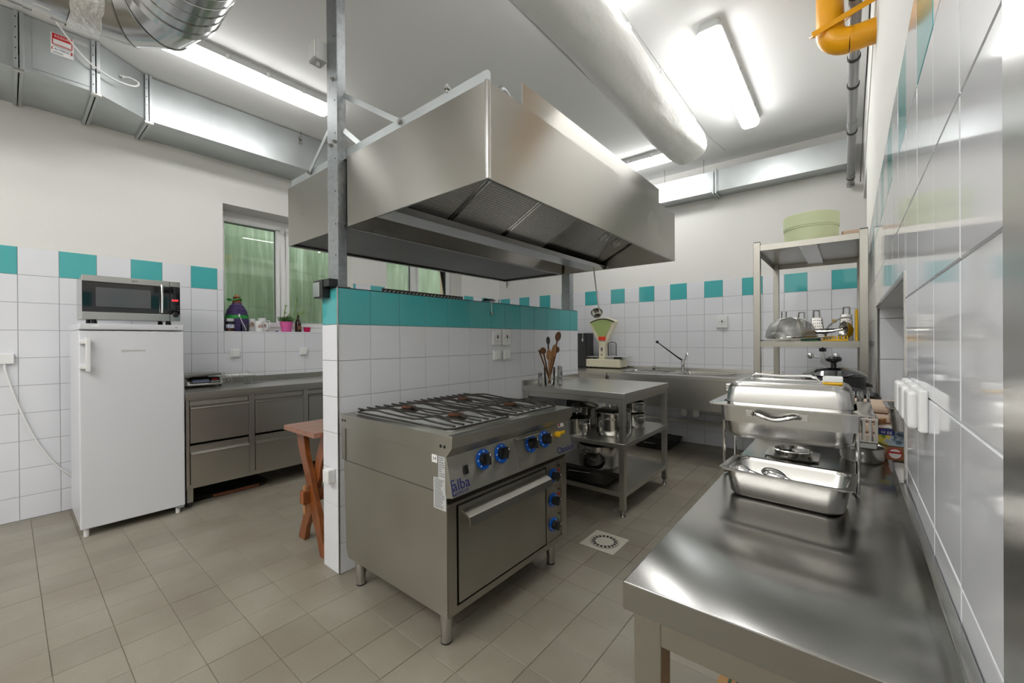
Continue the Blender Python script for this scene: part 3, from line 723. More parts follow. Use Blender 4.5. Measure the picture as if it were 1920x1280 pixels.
# connection box on top
mb = MB(); mb.box(-1.203, -1.2, 1.56, 3.38, HZ1-.002, 2.50); mb.box(-1.45, -1.203, 1.56, 1.563, HZ1-.002, 2.40); mb.box(-1.45, -1.203, 3.377, 3.38, HZ1-.002, 2.50); mb.build('top_box', 'hood', t, bevel=.001)
mb = MB(); mb.tube(smooth_path([(-1.12, 1.30, HZ1), (-1.13, 1.32, HZ1+.05), (-1.17, 1.42, HZ1+.07), (-1.22, 1.52, HZ1+.02), (-1.24, 1.56, HZ1)]), .012, n=10); mb.build('grey_hose', 'galv_post', t)
# braces between post and flange
for a, b in (((-2.16, 1.188, 2.632), (-1.66, HY0+.014, HZ1+.04)), ((-2.275, 1.188, 2.535), (-2.59, HY0+.014, HZ1+.04)), ((-2.16, 1.188, 2.44), (-2.06, HY0+.06, HZ1+.06))):
    MB().bar(a, b, .028, .004, up=(0, 0, 1)).build('brace', 'galv', t, bevel=.001)
# drain cock at the far left corner
mb = MB(); mb.cyl((-2.80, 3.35, HZ0), (-2.80, 3.35, HZ0-.05), .009, n=8); mb.cyl((-2.80, 3.35, HZ0-.05), (-2.80, 3.35, HZ0-.075), .006, n=8); mb.box(-2.80, -2.765, 3.345, 3.355, HZ0-.035, HZ0-.027); mb.build('drain_cock', 'satin', t)
# ladle hung from the gutter
t = thing('ladle', 'steel ladle hanging from the far end of the hood', 'ladle', (-1.70, 3.25, 1.50))
mb = MB(); mb.tube(smooth_path([(-1.745, 3.27, 1.93), (-1.735, 3.255, 1.945), (-1.728, 3.25, 1.93), (-1.725, 3.25, 1.88), (-1.705, 3.25, 1.72), (-1.685, 3.25, 1.585), (-1.675, 3.25, 1.545)]), .0055, n=8); mb.build('handle', 'satin', t)
mb = MB(); mb.lathe([(.0, -.045), (.025, -.042), (.042, -.025), (.05, 0), (.052, .002), (.048, 0), (.04, -.023), (.023, -.039), (0, -.042)], (-1.70, 3.25, 1.51), 20, (.25, -.75, .6)); mb.build('bowl', 'mirror', t)
# junction box on the post
t = thing('junction_box', 'light grey junction box high on the near steel post', 'box', (-2.30, 1.14, 2.83))
B('box_body', 'lgrey_pl', t, (-2.345, -2.262, 1.085, 1.1495, 2.835, 2.94), bevel=.004)
B('lid', 'white_pl', t, (-2.338, -2.268, 1.078, 1.085, 2.842, 2.934), bevel=.003)
MB().cyl((-2.30, 1.115, 2.835), (-2.30, 1.115, 2.812), .010, n=10).build('cable_gland', 'lgrey_pl', t)
# ================================================================== FURNITURE
# ---- fridge
t = thing('fridge', 'tall white fridge standing against the tiled left wall', 'fridge', (-4.2, .57, 0))
FX, FY0, FY1 = -3.87, .296, .845
B('body', 'fridge', t, (-4.5, FX-.05, FY0+.004, FY1-.004, .045, 1.362), bevel=.006)
MB().loft([rr(.31, (FY1-FY0)/2, .012, 1.362, -4.18, (FY0+FY1)/2), rr(.315, (FY1-FY0)/2+.001, .012, 1.372, -4.18, (FY0+FY1)/2), rr(.315, (FY1-FY0)/2+.001, .012, 1.402, -4.18, (FY0+FY1)/2)]).build('top_board', 'fridge', t, bevel=.003)
d = B('door', 'fridge', t, (FX-.046, FX, FY0, FY1, .052, 1.354), bevel=.008, seg=3)
hd = B('handle', 'white_pl', d, (FX+.028, FX+.044, FY0+.028, FY0+.052, 1.085, 1.31), bevel=.005)
B('handle_mount', 'white_pl', hd, (FX-.002, FX+.03, FY0+.0, FY0+.05, 1.268, 1.292), (FX-.002, FX+.03, FY0+.0, FY0+.05, 1.105, 1.128), bevel=.003)
B('badge', 'lgrey_pl', d, (FX, FX+.0015, .50, .625, 1.214, 1.226), bevel=.0005)
B('label', 'paper', t, (-3.865, -3.8635, .355, .39, 1.382, 1.392), bevel=0)
B('logo', 'grey_print', t, (-3.865, -3.8635, .79, .805, 1.382, 1.386), bevel=0)
for y in (FY0+.03, FY1-.04):
    mb = MB(); mb.cyl((FX-.03, y, 0), (FX-.03, y, .05), .014, n=12); mb.build('foot', 'white_pl', t)
for y in (FY0+.04, FY1-.04): MB().cyl((-4.44, y, 0), (-4.44, y, .05), .014, n=12).build('foot', 'white_pl', t)
B('hinge', 'grey_pl', t, (FX-.03, FX-.005, FY1-.05, FY1-.006, .036, .052), bevel=.003)

# ---- microwave
t = thing('microwave', 'silver and black microwave oven on top of the white fridge', 'microwave', (-4.1, .575, 1.402))
mx, y0, y1, z0, z1 = -3.92, .316, .834, 1.432, 1.728
B('case', 'satin', t, (-4.28, mx-.03, y0+.004, y1-.004, z0+.004, z1-.002), bevel=.004)
B('front_trim', 'satin', t, (mx-.03, mx, y0, .772, z1-.042, z1), (mx-.03, mx, y0, .772, z0, z0+.052), bevel=.003)
d = B('door', 'blackgloss', t, (mx-.03, mx-.002, y0+.001, .771, z0+.053, z1-.043), bevel=.002)
M['mwwin'] = mat('smoked_window', (.09, .092, .098), .08)
B('window', 'mwwin', d, (mx-.0025, mx-.0012, .382, .665, z0+.088, z1-.078), bevel=0)
hb = MB(); hb.tube([(mx-.002, .724, 1.492), (mx+.028, .724, 1.492), (mx+.028, .724, 1.694), (mx-.002, .724, 1.694)], .0085, n=12); hb.build('handle', 'chrome', d, angle=50)
p = B('control_panel', 'blackgloss', t, (mx-.03, mx-.001, .774, y1, z0+.05, z1-.04), bevel=.002)
B('panel_trim', 'satin', p, (mx-.03, mx, .774, y1, z1-.039, z1), (mx-.03, mx, .774, y1, z0, z0+.049), bevel=.003)
text('0:00', .022, (mx, .803, 1.587), (0, 1, 0), (0, 0, 1), 'red_led', 'display', p)
for k in range(4):
    B('button', 'darkgrey', p, (mx-.001, mx+.0015, .815, .826, 1.645+k*.013, 1.652+k*.013), (mx-.001, mx+.0015, .797, .806, 1.645+k*.013, 1.651+k*.013), bevel=.001)
for k in range(3): B('button', 'darkgrey', p, (mx-.001, mx+.0015, .815, .826, 1.510+k*.016, 1.518+k*.016), (mx-.001, mx+.0015, .797, .806, 1.510+k*.016, 1.517+k*.016), bevel=.001)
MB().cyl((mx-.001, .804, 1.478), (mx+.018, .804, 1.478), .0165, n=24).build('dial', 'black', p, bevel=.002)
MB().cyl((mx-.001, .804, 1.478), (mx+.004, .804, 1.478), .019, n=24).build('dial_ring', 'satin', p, bevel=.001)
text('AEG', .018, (mx+.0002, .578, z1-.021), (0, 1, 0), (0, 0, 1), 'blackprint', 'lettering', t)
for x in (-4.24, mx-.06):
    for y in (y0+.06, y1-.06): MB().cyl((x, y, 1.4025), (x, y, z0+.005), .018, .014, n=12).build('foot', 'black', t)

# ---- drawer cabinet
t = thing('drawer_cabinet', 'long stainless drawer counter below the window beside the fridge', 'cabinet', (-4.26, 1.9, 0))
CX, CY0, CY1, CZ = -3.945, .868, 3.10, .885
B('worktop', 'steel_cab', t, (-4.612, CX+.02, CY0-.008, CY1, CZ-.04, CZ), bevel=.003)
B('upstand', 'steel_cab', t, (-4.612, -4.60, CY0-.008, CY1, CZ, CZ+.05), bevel=.002)
ys = [CY0+.02, 1.32, 1.772, 2.225, 2.678, CY1]
B('side_panel', 'steel_cab', t, (-4.58, CX, CY0, CY0+.003, .155, CZ-.04), (-4.58, CX, CY1-.003, CY1, .155, CZ-.04), bevel=.001)
B('back_panel', 'steel_cab', t, (-4.583, -4.58, CY0, CY1, .155, CZ-.04), (-4.58, CX-.03, CY0+.003, CY1-.003, .15, .153), bevel=.001)
B('frame', 'steel_cab', t, (CX-.03, CX, CY0, CY1, .14, .17), (CX-.03, CX-.002, CY0, CY1, CZ-.06, CZ-.04), (CX-.03, CX, CY0, CY0+.022, .17, CZ-.06), *[(CX-.03, CX, y-.022, y+.022, .17, CZ-.06) for y in ys[1:-1]], bevel=.002)
for a, b in zip(ys, ys[1:]):
    a2 = a+.006 if a == ys[0] else a+.026; b2 = b-.026
    for z0, z1 in ((.487, .825), (.166, .472)):
        mb = MB(); h = .062
        prof = [(CX-.02, z0+.004), (CX+.006, z0+.004), (CX+.008, z1-h-.012), (CX+.020, z1-h-.006), (CX+.020, z1-h), (CX-.010, z1-h+.018), (CX-.012, z1-.012), (CX+.004, z1-.004), (CX+.004, z1), (CX-.02, z1)]
        mb.prism(prof, 'xz', a2, b2); mb.build('drawer', 'steel_cab', t, bevel=.0015)
for x in (CX-.035, -4.56):
    for y in (CY0+.003, (CY0+CY1)/2-.02, CY1-.045):
        lg = B('leg', 'steel_cab', t, (x, x+.035, y, y+.04, .035, .15), bevel=.003)
        MB().cyl((x+.018, y+.02, 0), (x+.018, y+.02, .036), .016, n=12).build('foot', 'darkgrey', lg, bevel=.002)
# baking tray pushed under it
t = thing('baking_tray', 'dark scorched baking tray on the floor under the drawer counter', 'tray', (-4.2, 1.2, 0))
mb = MB(); mb.loft([rr(.20, .27, .04, 0.002, -4.25, 1.20), rr(.215, .285, .045, .032, -4.25, 1.20), rr(.205, .275, .04, .032, -4.25, 1.20), rr(.195, .262, .04, .008, -4.25, 1.20)]); mb.build('tray_body', 'rust', t)
B('rusty_rim', 'rustedge', t, (-4.035, -4.025, 1.06, 1.40, .004, .03), bevel=.003)

# ---- wooden trestle table
t = thing('trestle_table', 'brown wooden table with crossed scalloped legs behind the partition', 'table', (-2.55, 1.55, 0))
for i in range(4):
    a = -2.752+i*.1015; B('plank', 'wood_top', t, (a, a+.1005, 1.098, 2.05, .722, .752), bevel=.003)
def trestle(y):
    for s in (-1, 1):
        mb = MB(); n = 14; L_, R_ = [], []
        a, b = Vector((-2.562+s*.14, .722)), Vector((-2.575-s*.183, 0))
        d = (b-a).normalized(); nn = Vector((-d.y, d.x))
        for k in range(n+1):
            f = k/n; p = a+(b-a)*f; wv = .038+.010*math.sin(f*2*math.pi*3.2)*(1 if abs(f-.5) > .12 else 0) + .012*abs(f-.5)
            L_.append(p+nn*wv); R_.append(p-nn*(.040+.006*math.sin(f*2*math.pi*2)))
        L_[0].y = R_[0].y = .7215
        L_[-1].y = max(L_[-1].y, 0); R_[-1].y = max(R_[-1].y, 0); L_[-1].y = R_[-1].y = 0.0
        off = .0 if s < 0 else .034
        mb.prism([tuple(p) for p in L_+R_[::-1]], 'xz', y+off, y+off+.033); mb.build('leg', 'wood', t, bevel=.004)
trestle(1.165); trestle(1.90)
B('stretcher', 'wood', t, (-2.59, -2.54, 1.12, 1.98, .29, .37), bevel=.006)
B('tenon_wedge', 'spoonwood', t, (-2.577, -2.553, 1.135, 1.155, .23, .40), bevel=.002)

# ---- gas range
t = thing('gas_range', 'stainless gas range with oven and blue ringed knobs beside the partition', 'stove', (-1.66, 1.56, 0))
SX0, SX1, SY0, SY1, SZ = -2.075, -1.216, 1.111, 2.030, .892
MB().prism([(SX0, SZ), (SX1, SZ), (SX1-.004, SZ-.048), (SX1-.037, SZ-.087), (SX0, SZ-.07)], 'xz', SY0, SY1).build('top_slab', 'steel_dark', t, bevel=.0025)
B('front_edge', 'steel', t, (SX1-.030, SX1-.001, SY0+.004, SY1-.004, SZ, SZ+.0015), bevel=.0005)
MB().prism([(SX1-.036, SZ-.087), (SX1, .648), (SX1-.038, .640), (SX1-.044, .66), (SX1-.044, SZ-.087)], 'xz', SY0, SY1).build('control_panel', 'steel_dark', t, bevel=.002)
cp = t.children[-1]
BX = -1.258
mb = MB(); mb.prism([(SX0+.01, SZ-.07), (SX1-.037, SZ-.085), (SX1-.037, .64), (BX-.0, .64), (BX, .15), (SX0+.06, .15), (SX0+.035, .19), (SX0+.02, .655), (SX0+.01, .655)], 'xz', SY0+.006, SY0+.010); mb.build('side_panel', 'steel_dark', t, bevel=.001)
mb = MB(); mb.prism([(SX0+.01, SZ-.07), (SX1-.037, SZ-.085), (SX1-.037, .64), (BX-.0, .64), (BX, .15), (SX0+.06, .15), (SX0+.035, .19), (SX0+.02, .655), (SX0+.01, .655)], 'xz', SY1-.010, SY1-.006); mb.build('side_panel', 'steel_dark', t, bevel=.001)
B('body', 'steel_dark', t, (SX0+.04, BX-.03, SY0+.011, SY1-.011, .152, SZ-.09), bevel=0)
B('seam', 'darkgrey', t, (SX0+.02, BX, SY0+.0045, SY0+.0062, .652, .6545), bevel=0)
B('back_strip', 'steel', t, (SX0+.005, SX0+.04, SY0+.001, SY0+.006, .655, .825), bevel=.001)
# front frame, oven door, control column
B('front_frame', 'steel', t, (BX-.03, BX+.002, SY0+.0105, 1.17, .148, .60), (BX-.03, BX+.002, 1.17, SY1-.0105, .148, .178), (BX-.03, BX+.006, SY0+.0105, SY1-.0105, .598, .612), (BX-.03, BX+.002, 1.822, 1.838, .178, .598), (BX-.03, BX+.004, SY1-.06, SY1-.0105, .178, .598), bevel=.002)
B('door_gap', 'black', t, (BX-.031, BX-.02, 1.17, 1.822, .178, .598), bevel=0)
d = B('oven_door', 'steel_dark', t, (BX-.018, BX+.004, 1.180, 1.812, .186, .588), bevel=.003)
mb = MB(); mb.prism([(BX+.003, .572), (BX+.052, .548), (BX+.058, .512), (BX+.053, .511), (BX+.047, .542), (BX+.003, .562)], 'xz', 1.196, 1.80); mb.build('door_handle', 'steel', d, bevel=.0012)
c = B('control_column', 'steel', t, (BX-.02, BX-.004, 1.838, SY1-.06, .178, .598), bevel=.001)
def knob(par, c, n, r, ang, pts, m='blue'):
    c, n = Vector(c), Vector(n).normalized(); u = Vector((0, 1, 0)); v = n.cross(u)
    k = MB().cyl(c, c+n*.004, r, n=32).build('knob_scale', m, par, bevel=.001)
    mb = MB()
    for a in pts:
        q = c+u*(r*.78*math.cos(rad(a)))+v*(r*.78*math.sin(rad(a))); mb.cyl(q+n*.0038, q+n*.0046, r*.085, n=8)
    mb.build('scale_mark', 'paper', k)
    mb = MB(); mb.cyl(c+n*.004, c+n*.022, r*.62, r*.55, n=20)
    a = u*math.cos(rad(ang))+v*math.sin(rad(ang)); b = n.cross(a)
    mb.obox(c+n*.028, a*r*.58, b*r*.17, n*.016); mb.build('knob', 'black', k, bevel=.0015)
    mb = MB(); mb.obox(c+n*.0445+a*r*.4, a*r*.12, b*r*.06, n*.0006); mb.build('pointer', 'paper', k)
def onpanel(y, z): f = (z-.648)/(.805-.648); return Vector((SX1-.036*f, y, z))
pn = Vector((.157, 0, .036)).normalized()          # normal of the sloping panel
for y, a in ((1.315, 80), (1.436, 60), (1.662, 75), (1.781, 65)): knob(cp, onpanel(y, .755), pn, .044, a, (-20, 30, 80, 130, 180, 230))
for z in (.53, .397, .262): knob(c, (BX-.004, 1.893, z), (1, 0, 0), .038, 50, (0, 45, 200, 245, 290))
for i, z in enumerate((.53, .397, .262)):
    MB().cyl((BX-.004, 1.948, z+.018), (BX+.003, 1.948, z+.018), .006, n=10).build('pilot_light', 'red' if i < 2 else 'greenpl', c)
    MB().cyl((BX-.004, 1.948, z+.045), (BX+.002, 1.948, z+.045), .005, n=10).build('pilot_light', 'black', c)
q = onpanel(1.898, .758); MB().cyl(q, q+pn*.02, .016, n=16).build('gas_tap', 'yellow_pl', cp, bevel=.002)
MB().obox(q+pn*.022+Vector((0, .026, .004)), (0.004, 0, 0), (0, .024, 0), (0, 0, .008)).build('tap_lever', 'yellow_pl', cp, bevel=.002)
q = onpanel(1.205, .738); MB().obox(q, pn*.006, (0, .011, 0), Vector((-pn.z, 0, pn.x))*.018).build('ignition_switch', 'black', cp, bevel=.002)
MB().obox(onpanel(1.415, .755), pn*.005, (0, .006, 0), Vector((-pn.z, 0, pn.x))*.009).build('ignition_switch', 'black', cp, bevel=.001)
mb = MB(); mb.prism([(SX1-.03, .80), (SX1+.028, .815), (SX1+.030, .812), (SX1-.025, .79)], 'xz', 1.545, 1.67); mb.build('panel_lip', 'steel', cp, bevel=.001)
mb = MB(); mb.tube([tuple(onpanel(1.535, .80)), tuple(onpanel(1.545, .73)), tuple(onpanel(1.548, .655))], .0015, n=5); mb.build('panel_seam', 'satin', cp)
up = Vector((-pn.z, 0, pn.x))
st = MB().obox(onpanel(1.955, .80)+pn*.0008, pn*.0005, (0, .028, 0), up*.012).build('maker_sticker', 'paper', cp)
MB().obox(onpanel(1.942, .80)+pn*.0015, pn*.0004, (0, .007, 0), up*.007).build('sticker_logo', 'red', st)
text('alba', .062, onpanel(1.168, .690)+pn*.0006, (0, 1, 0), up, 'navy', 'lettering', cp)
text('HORO KV', .016, onpanel(1.168, .660)+pn*.0006, (0, 1, 0), up, 'navy', 'lettering', cp)
mb = MB()
for (a, b, z0, z1) in ((1.115, 1.119, .655, .715), (1.119, 1.135, .711, .715), (1.119, 1.135, .655, .659)): mb.obox(onpanel((a+b)/2, (z0+z1)/2)+pn*.0006, pn*.0003, (0, (b-a)/2, 0), up*((z1-z0)/2))
mb.build('logo_frame', 'navy', cp)
text('Classico', .048, onpanel(1.955, .672)+pn*.0006, (0, 1, 0), up, 'navy', 'lettering', cp)
for y in (SY0-.0008,):
    mb = MB()
    for x in (SX1-.045, SX1-.068, SX0+.02, SX0+.045): mb.cyl((x, SY0+.001, SZ-.045 if x > -1.5 else SZ-.03), (x, SY0-.001, SZ-.045 if x > -1.5 else SZ-.03), .007, n=12)
    mb.build('rivet', 'black', t)
# stickers on the side
s1 = B('number_sticker', 'paper', t, (-1.345, -1.313, SY0+.0045, SY0+.006, .772, .805), bevel=0)
text('14', .022, (-1.329, SY0+.0043, .788), (1, 0, 0), (0, 0, 1), 'blackprint', 'lettering', s1)
s2 = B('rating_plate', 'sticker', t, (-1.305, -1.255, SY0+.0045, SY0+.006, .710, .805), bevel=0)
s3 = B('instruction_sheet', 'sticker', t, (-1.335, -1.258, SY0+.004, SY0+.0055, .585, .712), bevel=0)
mb = MB(); r = random.Random(2)
for k in range(9): mb.box(-1.300, -1.300+r.uniform(.015, .038), SY0+.0041, SY0+.0046, .722+k*.009, .725+k*.009)
mb.build('print', 'grey_print', s2)
mb = MB()
for k in range(17): mb.box(-1.328, -1.328+r.uniform(.04, .063), SY0+.0036, SY0+.0041, .592+k*.007, .595+k*.007)
mb.build('print', 'grey_print', s3)
for x, y in ((-1.99, SY0+.06), (-1.325, SY0+.06), (-1.325, SY1-.07), (-1.99, SY1-.07)):
    lg = MB().cyl((x, y, .06), (x, y, .155), .026, n=20).build('leg', 'satin', t)
    MB().cyl((x, y, .006), (x, y, .085), .0235, n=20).build('leg_foot', 'satin', lg); MB().cyl((x, y, 0), (x, y, .007), .024, n=20).build('foot_pad', 'rubber', lg)
# hob: foil lined well, burners, pan supports
hx0, hx1, hy0, hy1 = -2.03, -1.285, 1.165, 1.985
mb = MB(); n = 40; g = []; r = random.Random(5)
for i in range(n+1):
    row = []
    for j in range(n+1):
        z = SZ+.0035+r.uniform(0, .006); e = min(i, j, n-i, n-j)
        row.append(mb._v((hx0+(hx1-hx0)*i/n, hy0+(hy1-hy0)*j/n, SZ+.001 if e == 0 else z)))
    g.append(row)
for i in range(n):
    for j in range(n): mb.face((g[i][j], g[i+1][j], g[i+1][j+1], g[i][j+1]))
mb.build('foil_lining', 'foil', t, angle=4)
for bx in (-1.84, -1.47):
    for by in (1.37, 1.78):
        b_ = MB().lathe([(0, .004), (.05, .004), (.055, .010), (.05, .016), (.036, .017), (.036, .024), (.0, .026)], (bx, by, SZ), 24).build('burner', 'iron', t)
        MB().lathe([(0, .026), (.038, .024), (.04, .028), (.03, .032), (0, .033)], (bx, by, SZ), 24).build('burner_cap', 'rustedge', b_)
for k, (a, b) in enumerate(((hy0, 1.571), (1.579, hy1))):
    gx0, gx1 = hx0+.005, hx1
    gd = None
    mb = MB(); z = SZ+.010; c = .03
    path = [(gx0+c, a, z), (gx1-c, a, z), (gx1, a+c, z), (gx1, b-c, z), (gx1-c, b, z), (gx0+c, b, z), (gx0, b-c, z), (gx0, a+c, z)]
    mb.tube(path, .005, n=8, closed=True); gd = mb.build('pan_support', 'iron', t, angle=60)
    m_ = 8
    for q in range(m_):
        y = a+.022+(b-a-.044)*q/(m_-1); zz = SZ+.022; lo = SZ+.013
        s = 1 if (q % 2) else -1; h = .020 if 1 < q < m_-2 else .008
        xs = [gx0-.004, gx0+.07, gx0+.13, gx0+.19, gx0+.25, (gx0+gx1)/2, gx1-.27, gx1-.20, gx1-.14, gx1-.06, gx1+.004]
        dy = [0, 0, s*h, s*h, s*h, 0, 0, s*h, s*h, 0, 0]; dz = [0, 0, .006, .010, .006, 0, 0, .010, .006, 0, 0]
        MB().tube([(x, y+e, zz+f) for x, e, f in zip(xs, dy, dz)], .0046, n=8).build('support_rod', 'iron', gd, angle=60)

# ---- work table with pots
t = thing('work_table', 'stainless three-tier work table beyond the range, pots on its shelf', 'table', (-1.69, 3.23, 0))
TX0, TX1, TY0, TY1, TZ = -2.152, -1.235, 2.770, 3.70, .89
B('table_top', 'steel_cab', t, (TX0, TX1, TY0, TY1, TZ-.042, TZ), bevel=.003)
B('upstand', 'steel_cab', t, (TX0, TX0+.012, TY0, TY1, TZ, TZ+.042), bevel=.002)
B('apron', 'steel_cab', t, (TX0+.03, TX1-.03, TY0+.015, TY0+.03, TZ-.085, TZ-.042), (TX1-.03, TX1-.015, TY0+.03, TY1-.03, TZ-.085, TZ-.042), (TX0+.03, TX1-.03, TY1-.03, TY1-.015, TZ-.085, TZ-.042), bevel=.002)
for x in (TX0+.012, TX1-.052):
    for y in (TY0+.012, TY1-.052):
        lg = B('leg', 'steel_cab', t, (x, x+.042, y, y+.042, .045, TZ-.042), bevel=.003)
        mb = MB(); mb.cyl((x+.021, y+.021, .012), (x+.021, y+.021, .046), .014, n=12); mb.cyl((x+.021, y+.021, 0), (x+.021, y+.021, .013), .021, .017, n=14); mb.build('foot', 'satin', lg)
for z in (.525, .178):
    B('shelf', 'steel_cab', t, (TX0+.02, TX1-.006, TY0+.005, TY1-.005, z-.035, z), bevel=.003)

# ---- sink bench and left bench along the back wall
SBY = 4.46
t = thing('bench', 'stainless bench left of the sink with the old scale on it', 'table', (-3.0, 4.9, 0))
B('bench_top', 'steel_cab', t, (-3.7, -2.215, SBY+.01, 5.312, TZ-.04, TZ), bevel=.003)
B('upstand', 'steel_cab', t, (-3.7, -2.215, 5.30, 5.312, TZ, TZ+.03), bevel=.002)
B('apron', 'steel_cab', t, (-3.69, -2.23, SBY+.022, SBY+.04, TZ-.10, TZ-.04), bevel=.002)
for x in (-3.69, -2.275):
    for y in (SBY+.03, 5.26): B('leg', 'steel_cab', t, (x, x+.04, y, y+.04, 0, TZ-.04), bevel=.003)
B('shelf', 'steel_cab', t, (-3.68, -2.24, SBY+.03, 5.29, .16, .19), bevel=.002)
t = thing('sink_unit', 'stainless double sink unit along the back wall', 'sink', (-1.35, 4.9, 0))
kx0, kx1 = -2.205, -.56; bs = [(-2.14, -1.62), (-1.50, -.93)]; by0, by1 = 4.70, 5.10
mb = MB(); mb.box(kx0, kx1, SBY, by0, TZ-.04, TZ); mb.box(kx0, kx1, by1, 5.312, TZ-.04, TZ); mb.box(kx0, bs[0][0], by0, by1, TZ-.04, TZ); mb.box(bs[0][1], bs[1][0], by0, by1, TZ-.04, TZ); mb.box(bs[1][1], kx1, by0, by1, TZ-.04, TZ)
mb.build('sink_top', 'steel_cab', t, bevel=.002)
B('upstand', 'steel_cab', t, (kx0, kx1, 5.30, 5.312, TZ, TZ+.03), bevel=.002)
for a, b in bs:
    cx, cy, hx, hy = (a+b)/2, (by0+by1)/2, (b-a)/2, (by1-by0)/2
    MB().loft([rr(hx+.02, hy+.02, .05, TZ+.003, cx, cy), rr(hx-.004, hy-.004, .05, TZ+.002, cx, cy), rr(hx-.012, hy-.012, .05, TZ-.02, cx, cy), rr(hx-.02, hy-.02, .05, TZ-.24, cx, cy)], cap0=False).build('basin', 'satin', t)
B('apron', 'steel_cab', t, (kx0+.03, kx1-.01, SBY+.012, SBY+.02, .545, TZ-.04), bevel=.001)
for x in (kx0+.02, kx1-.055):
    for y in (SBY+.022, 5.25): B('leg', 'steel_cab', t, (x, x+.035, y, y+.035, 0, TZ-.04), bevel=.003)
B('lower_rail', 'steel_cab', t, (kx0+.05, kx1-.05, 5.25, 5.275, .255, .29), bevel=.002)
for x in (-1.42, -1.30):
    mb = MB(); mb.tube([(x, 4.75, .66), (x, 4.75, .53)], .022, n=12); mb.tube([(x, 4.75, .53), (x, 4.75, .45)], .036, n=14); mb.sphere((x, 4.75, .45), .036, (1, 1, .8)); mb.build('drain_trap', 'pvc', t)
MB().tube([(-1.42, 4.75, .52), (-1.36, 4.75, .54), (-1.30, 4.75, .52)], .018, n=10).build('drain_trap', 'pvc', t)
t = thing('faucet', 'chrome sink mixer tap with a long black elbow lever', 'faucet', (-1.55, 5.2, TZ))
fx, fy = -1.555, 5.17
MB().lathe([(.026, 0), (.026, .01), (.02, .014), (.02, .085), (.024, .09), (.024, .125), (.012, .135), (0, .136)], (fx, fy, TZ+.001), 18).build('tap_body', 'chrome', t)
MB().tube([(fx, fy, TZ+.10), (fx+.04, fy-.05, TZ+.145), (fx+.09, fy-.16, TZ+.215), (fx+.105, fy-.19, TZ+.222), (fx+.11, fy-.20, TZ+.195)], .010, n=12).build('spout', 'chrome', t)
MB().tube([(fx, fy, TZ+.125), (fx-.05, fy-.02, TZ+.16), (fx-.27, fy-.10, TZ+.345)], [.011, .009, .006], n=10).build('lever', 'black', t)
MB().sphere((fx-.275, fy-.102, TZ+.352), .018, (1, .8, 1)).build('lever_knob', 'black', t)
MB().cyl((fx+.06, fy-.02, TZ), (fx+.06, fy-.02, TZ+.012), .016, n=14).build('overflow_plug', 'satin', t)
t = thing('sink_plug', 'small black ring plug on the rim between the sinks', 'plug', (-1.9, 5.2, TZ))
mb = MB(); mb.cyl((-1.93, 5.22, TZ), (-1.93, 5.22, TZ+.012), .02, n=14); mb.tube([(-1.93+.016*math.cos(rad(a)), 5.22, TZ+.03+.016*math.sin(rad(a))) for a in range(0, 360, 30)], .003, n=6, closed=True); mb.build('ring', 'black', t)
t = thing('roasting_pan', 'dark roasting pan on the floor under the sink unit', 'pan', (-1.75, 4.95, 0))
MB().loft([rr(.19, .24, .05, .003, -1.80, 5.0), rr(.215, .265, .055, .075, -1.80, 5.0), rr(.225, .275, .055, .078, -1.80, 5.0), rr(.21, .26, .05, .074, -1.80, 5.0), rr(.185, .235, .05, .010, -1.80, 5.0)]).build('pan_body', 'darkgrey', t)
for y in (4.735, 5.265): MB().tube([(-1.87, y, .066), (-1.87, y-.02 if y < 5 else y+.02, .075), (-1.73, y-.02 if y < 5 else y+.02, .075), (-1.73, y, .066)], .006, n=8).build('handle', 'satin', t)
# wall tap behind the rack
t = thing('wall_faucet', 'chrome wall tap with round handles behind the steel rack', 'faucet', (-.23, 5.28, 1.05))
mb = MB(); mb.cyl((-.21, YB-.002, 1.08), (-.21, YB-.08, 1.08), .022, n=16); mb.cyl((-.21, YB-.07, 1.02), (-.21, YB-.07, 1.14), .019, n=14); mb.build('tap_body', 'chrome', t, bevel=.002)
for x in (-.31, -.10):
    mb = MB(); mb.cyl((-.21, YB-.06, 1.08), (x, YB-.06, 1.09), .012, n=12); mb.sphere((x, YB-.075, 1.095), .033, (1, .7, 1)); mb.build('tap_handle', 'chrome', t)
mb = MB(); mb.cyl((-.21, YB-.07, 1.14), (-.21, YB-.07, 1.175), .03, n=16); mb.tube([(-.21, YB-.07, 1.17), (-.20, YB-.07, 1.24), (-.18, YB-.07, 1.32)], .008, n=8); mb.build('diverter', 'black', t)

# ---- steel rack
t = thing('steel_rack', 'tall square-tube stainless shelf rack by the right wall', 'rack', (-.21, 3.8, 0))
QX0, QX1, QY0, QY1 = -.514, .092, 3.28, 4.30
for x in (QX0, QX1-.042):
    for y in (QY0, QY1-.042):
        lg = B('post', 'steel', t, (x, x+.042, y, y+.042, 0.005, 1.935), bevel=.003)
        B('post_cap', 'black', lg, (x+.001, x+.041, y+.001, y+.041, 1.935, 1.94), bevel=.001); B('post_foot', 'black', lg, (x+.002, x+.04, y+.002, y+.04, 0, .006), bevel=.001)
for z in (1.915, 1.255, .68, .2):
    sh = B('shelf', 'steel', t, (QX0+.006, QX1-.006, QY0+.006, QY1-.006, z-.004, z), (QX0+.042, QX1-.042, QY0+.003, QY0+.006, z-.038, z), (QX0+.042, QX1-.042, QY1-.006, QY1-.003, z-.038, z), (QX0+.003, QX0+.006, QY0+.042, QY1-.042, z-.038, z), (QX1-.006, QX1-.003, QY0+.042, QY1-.042, z-.038, z), bevel=.001)
    B('stiffener', 'satin', sh, ((QX0+QX1)/2-.05, (QX0+QX1)/2+.05, QY0+.01, QY1-.01, z-.022, z-.004), bevel=.002)

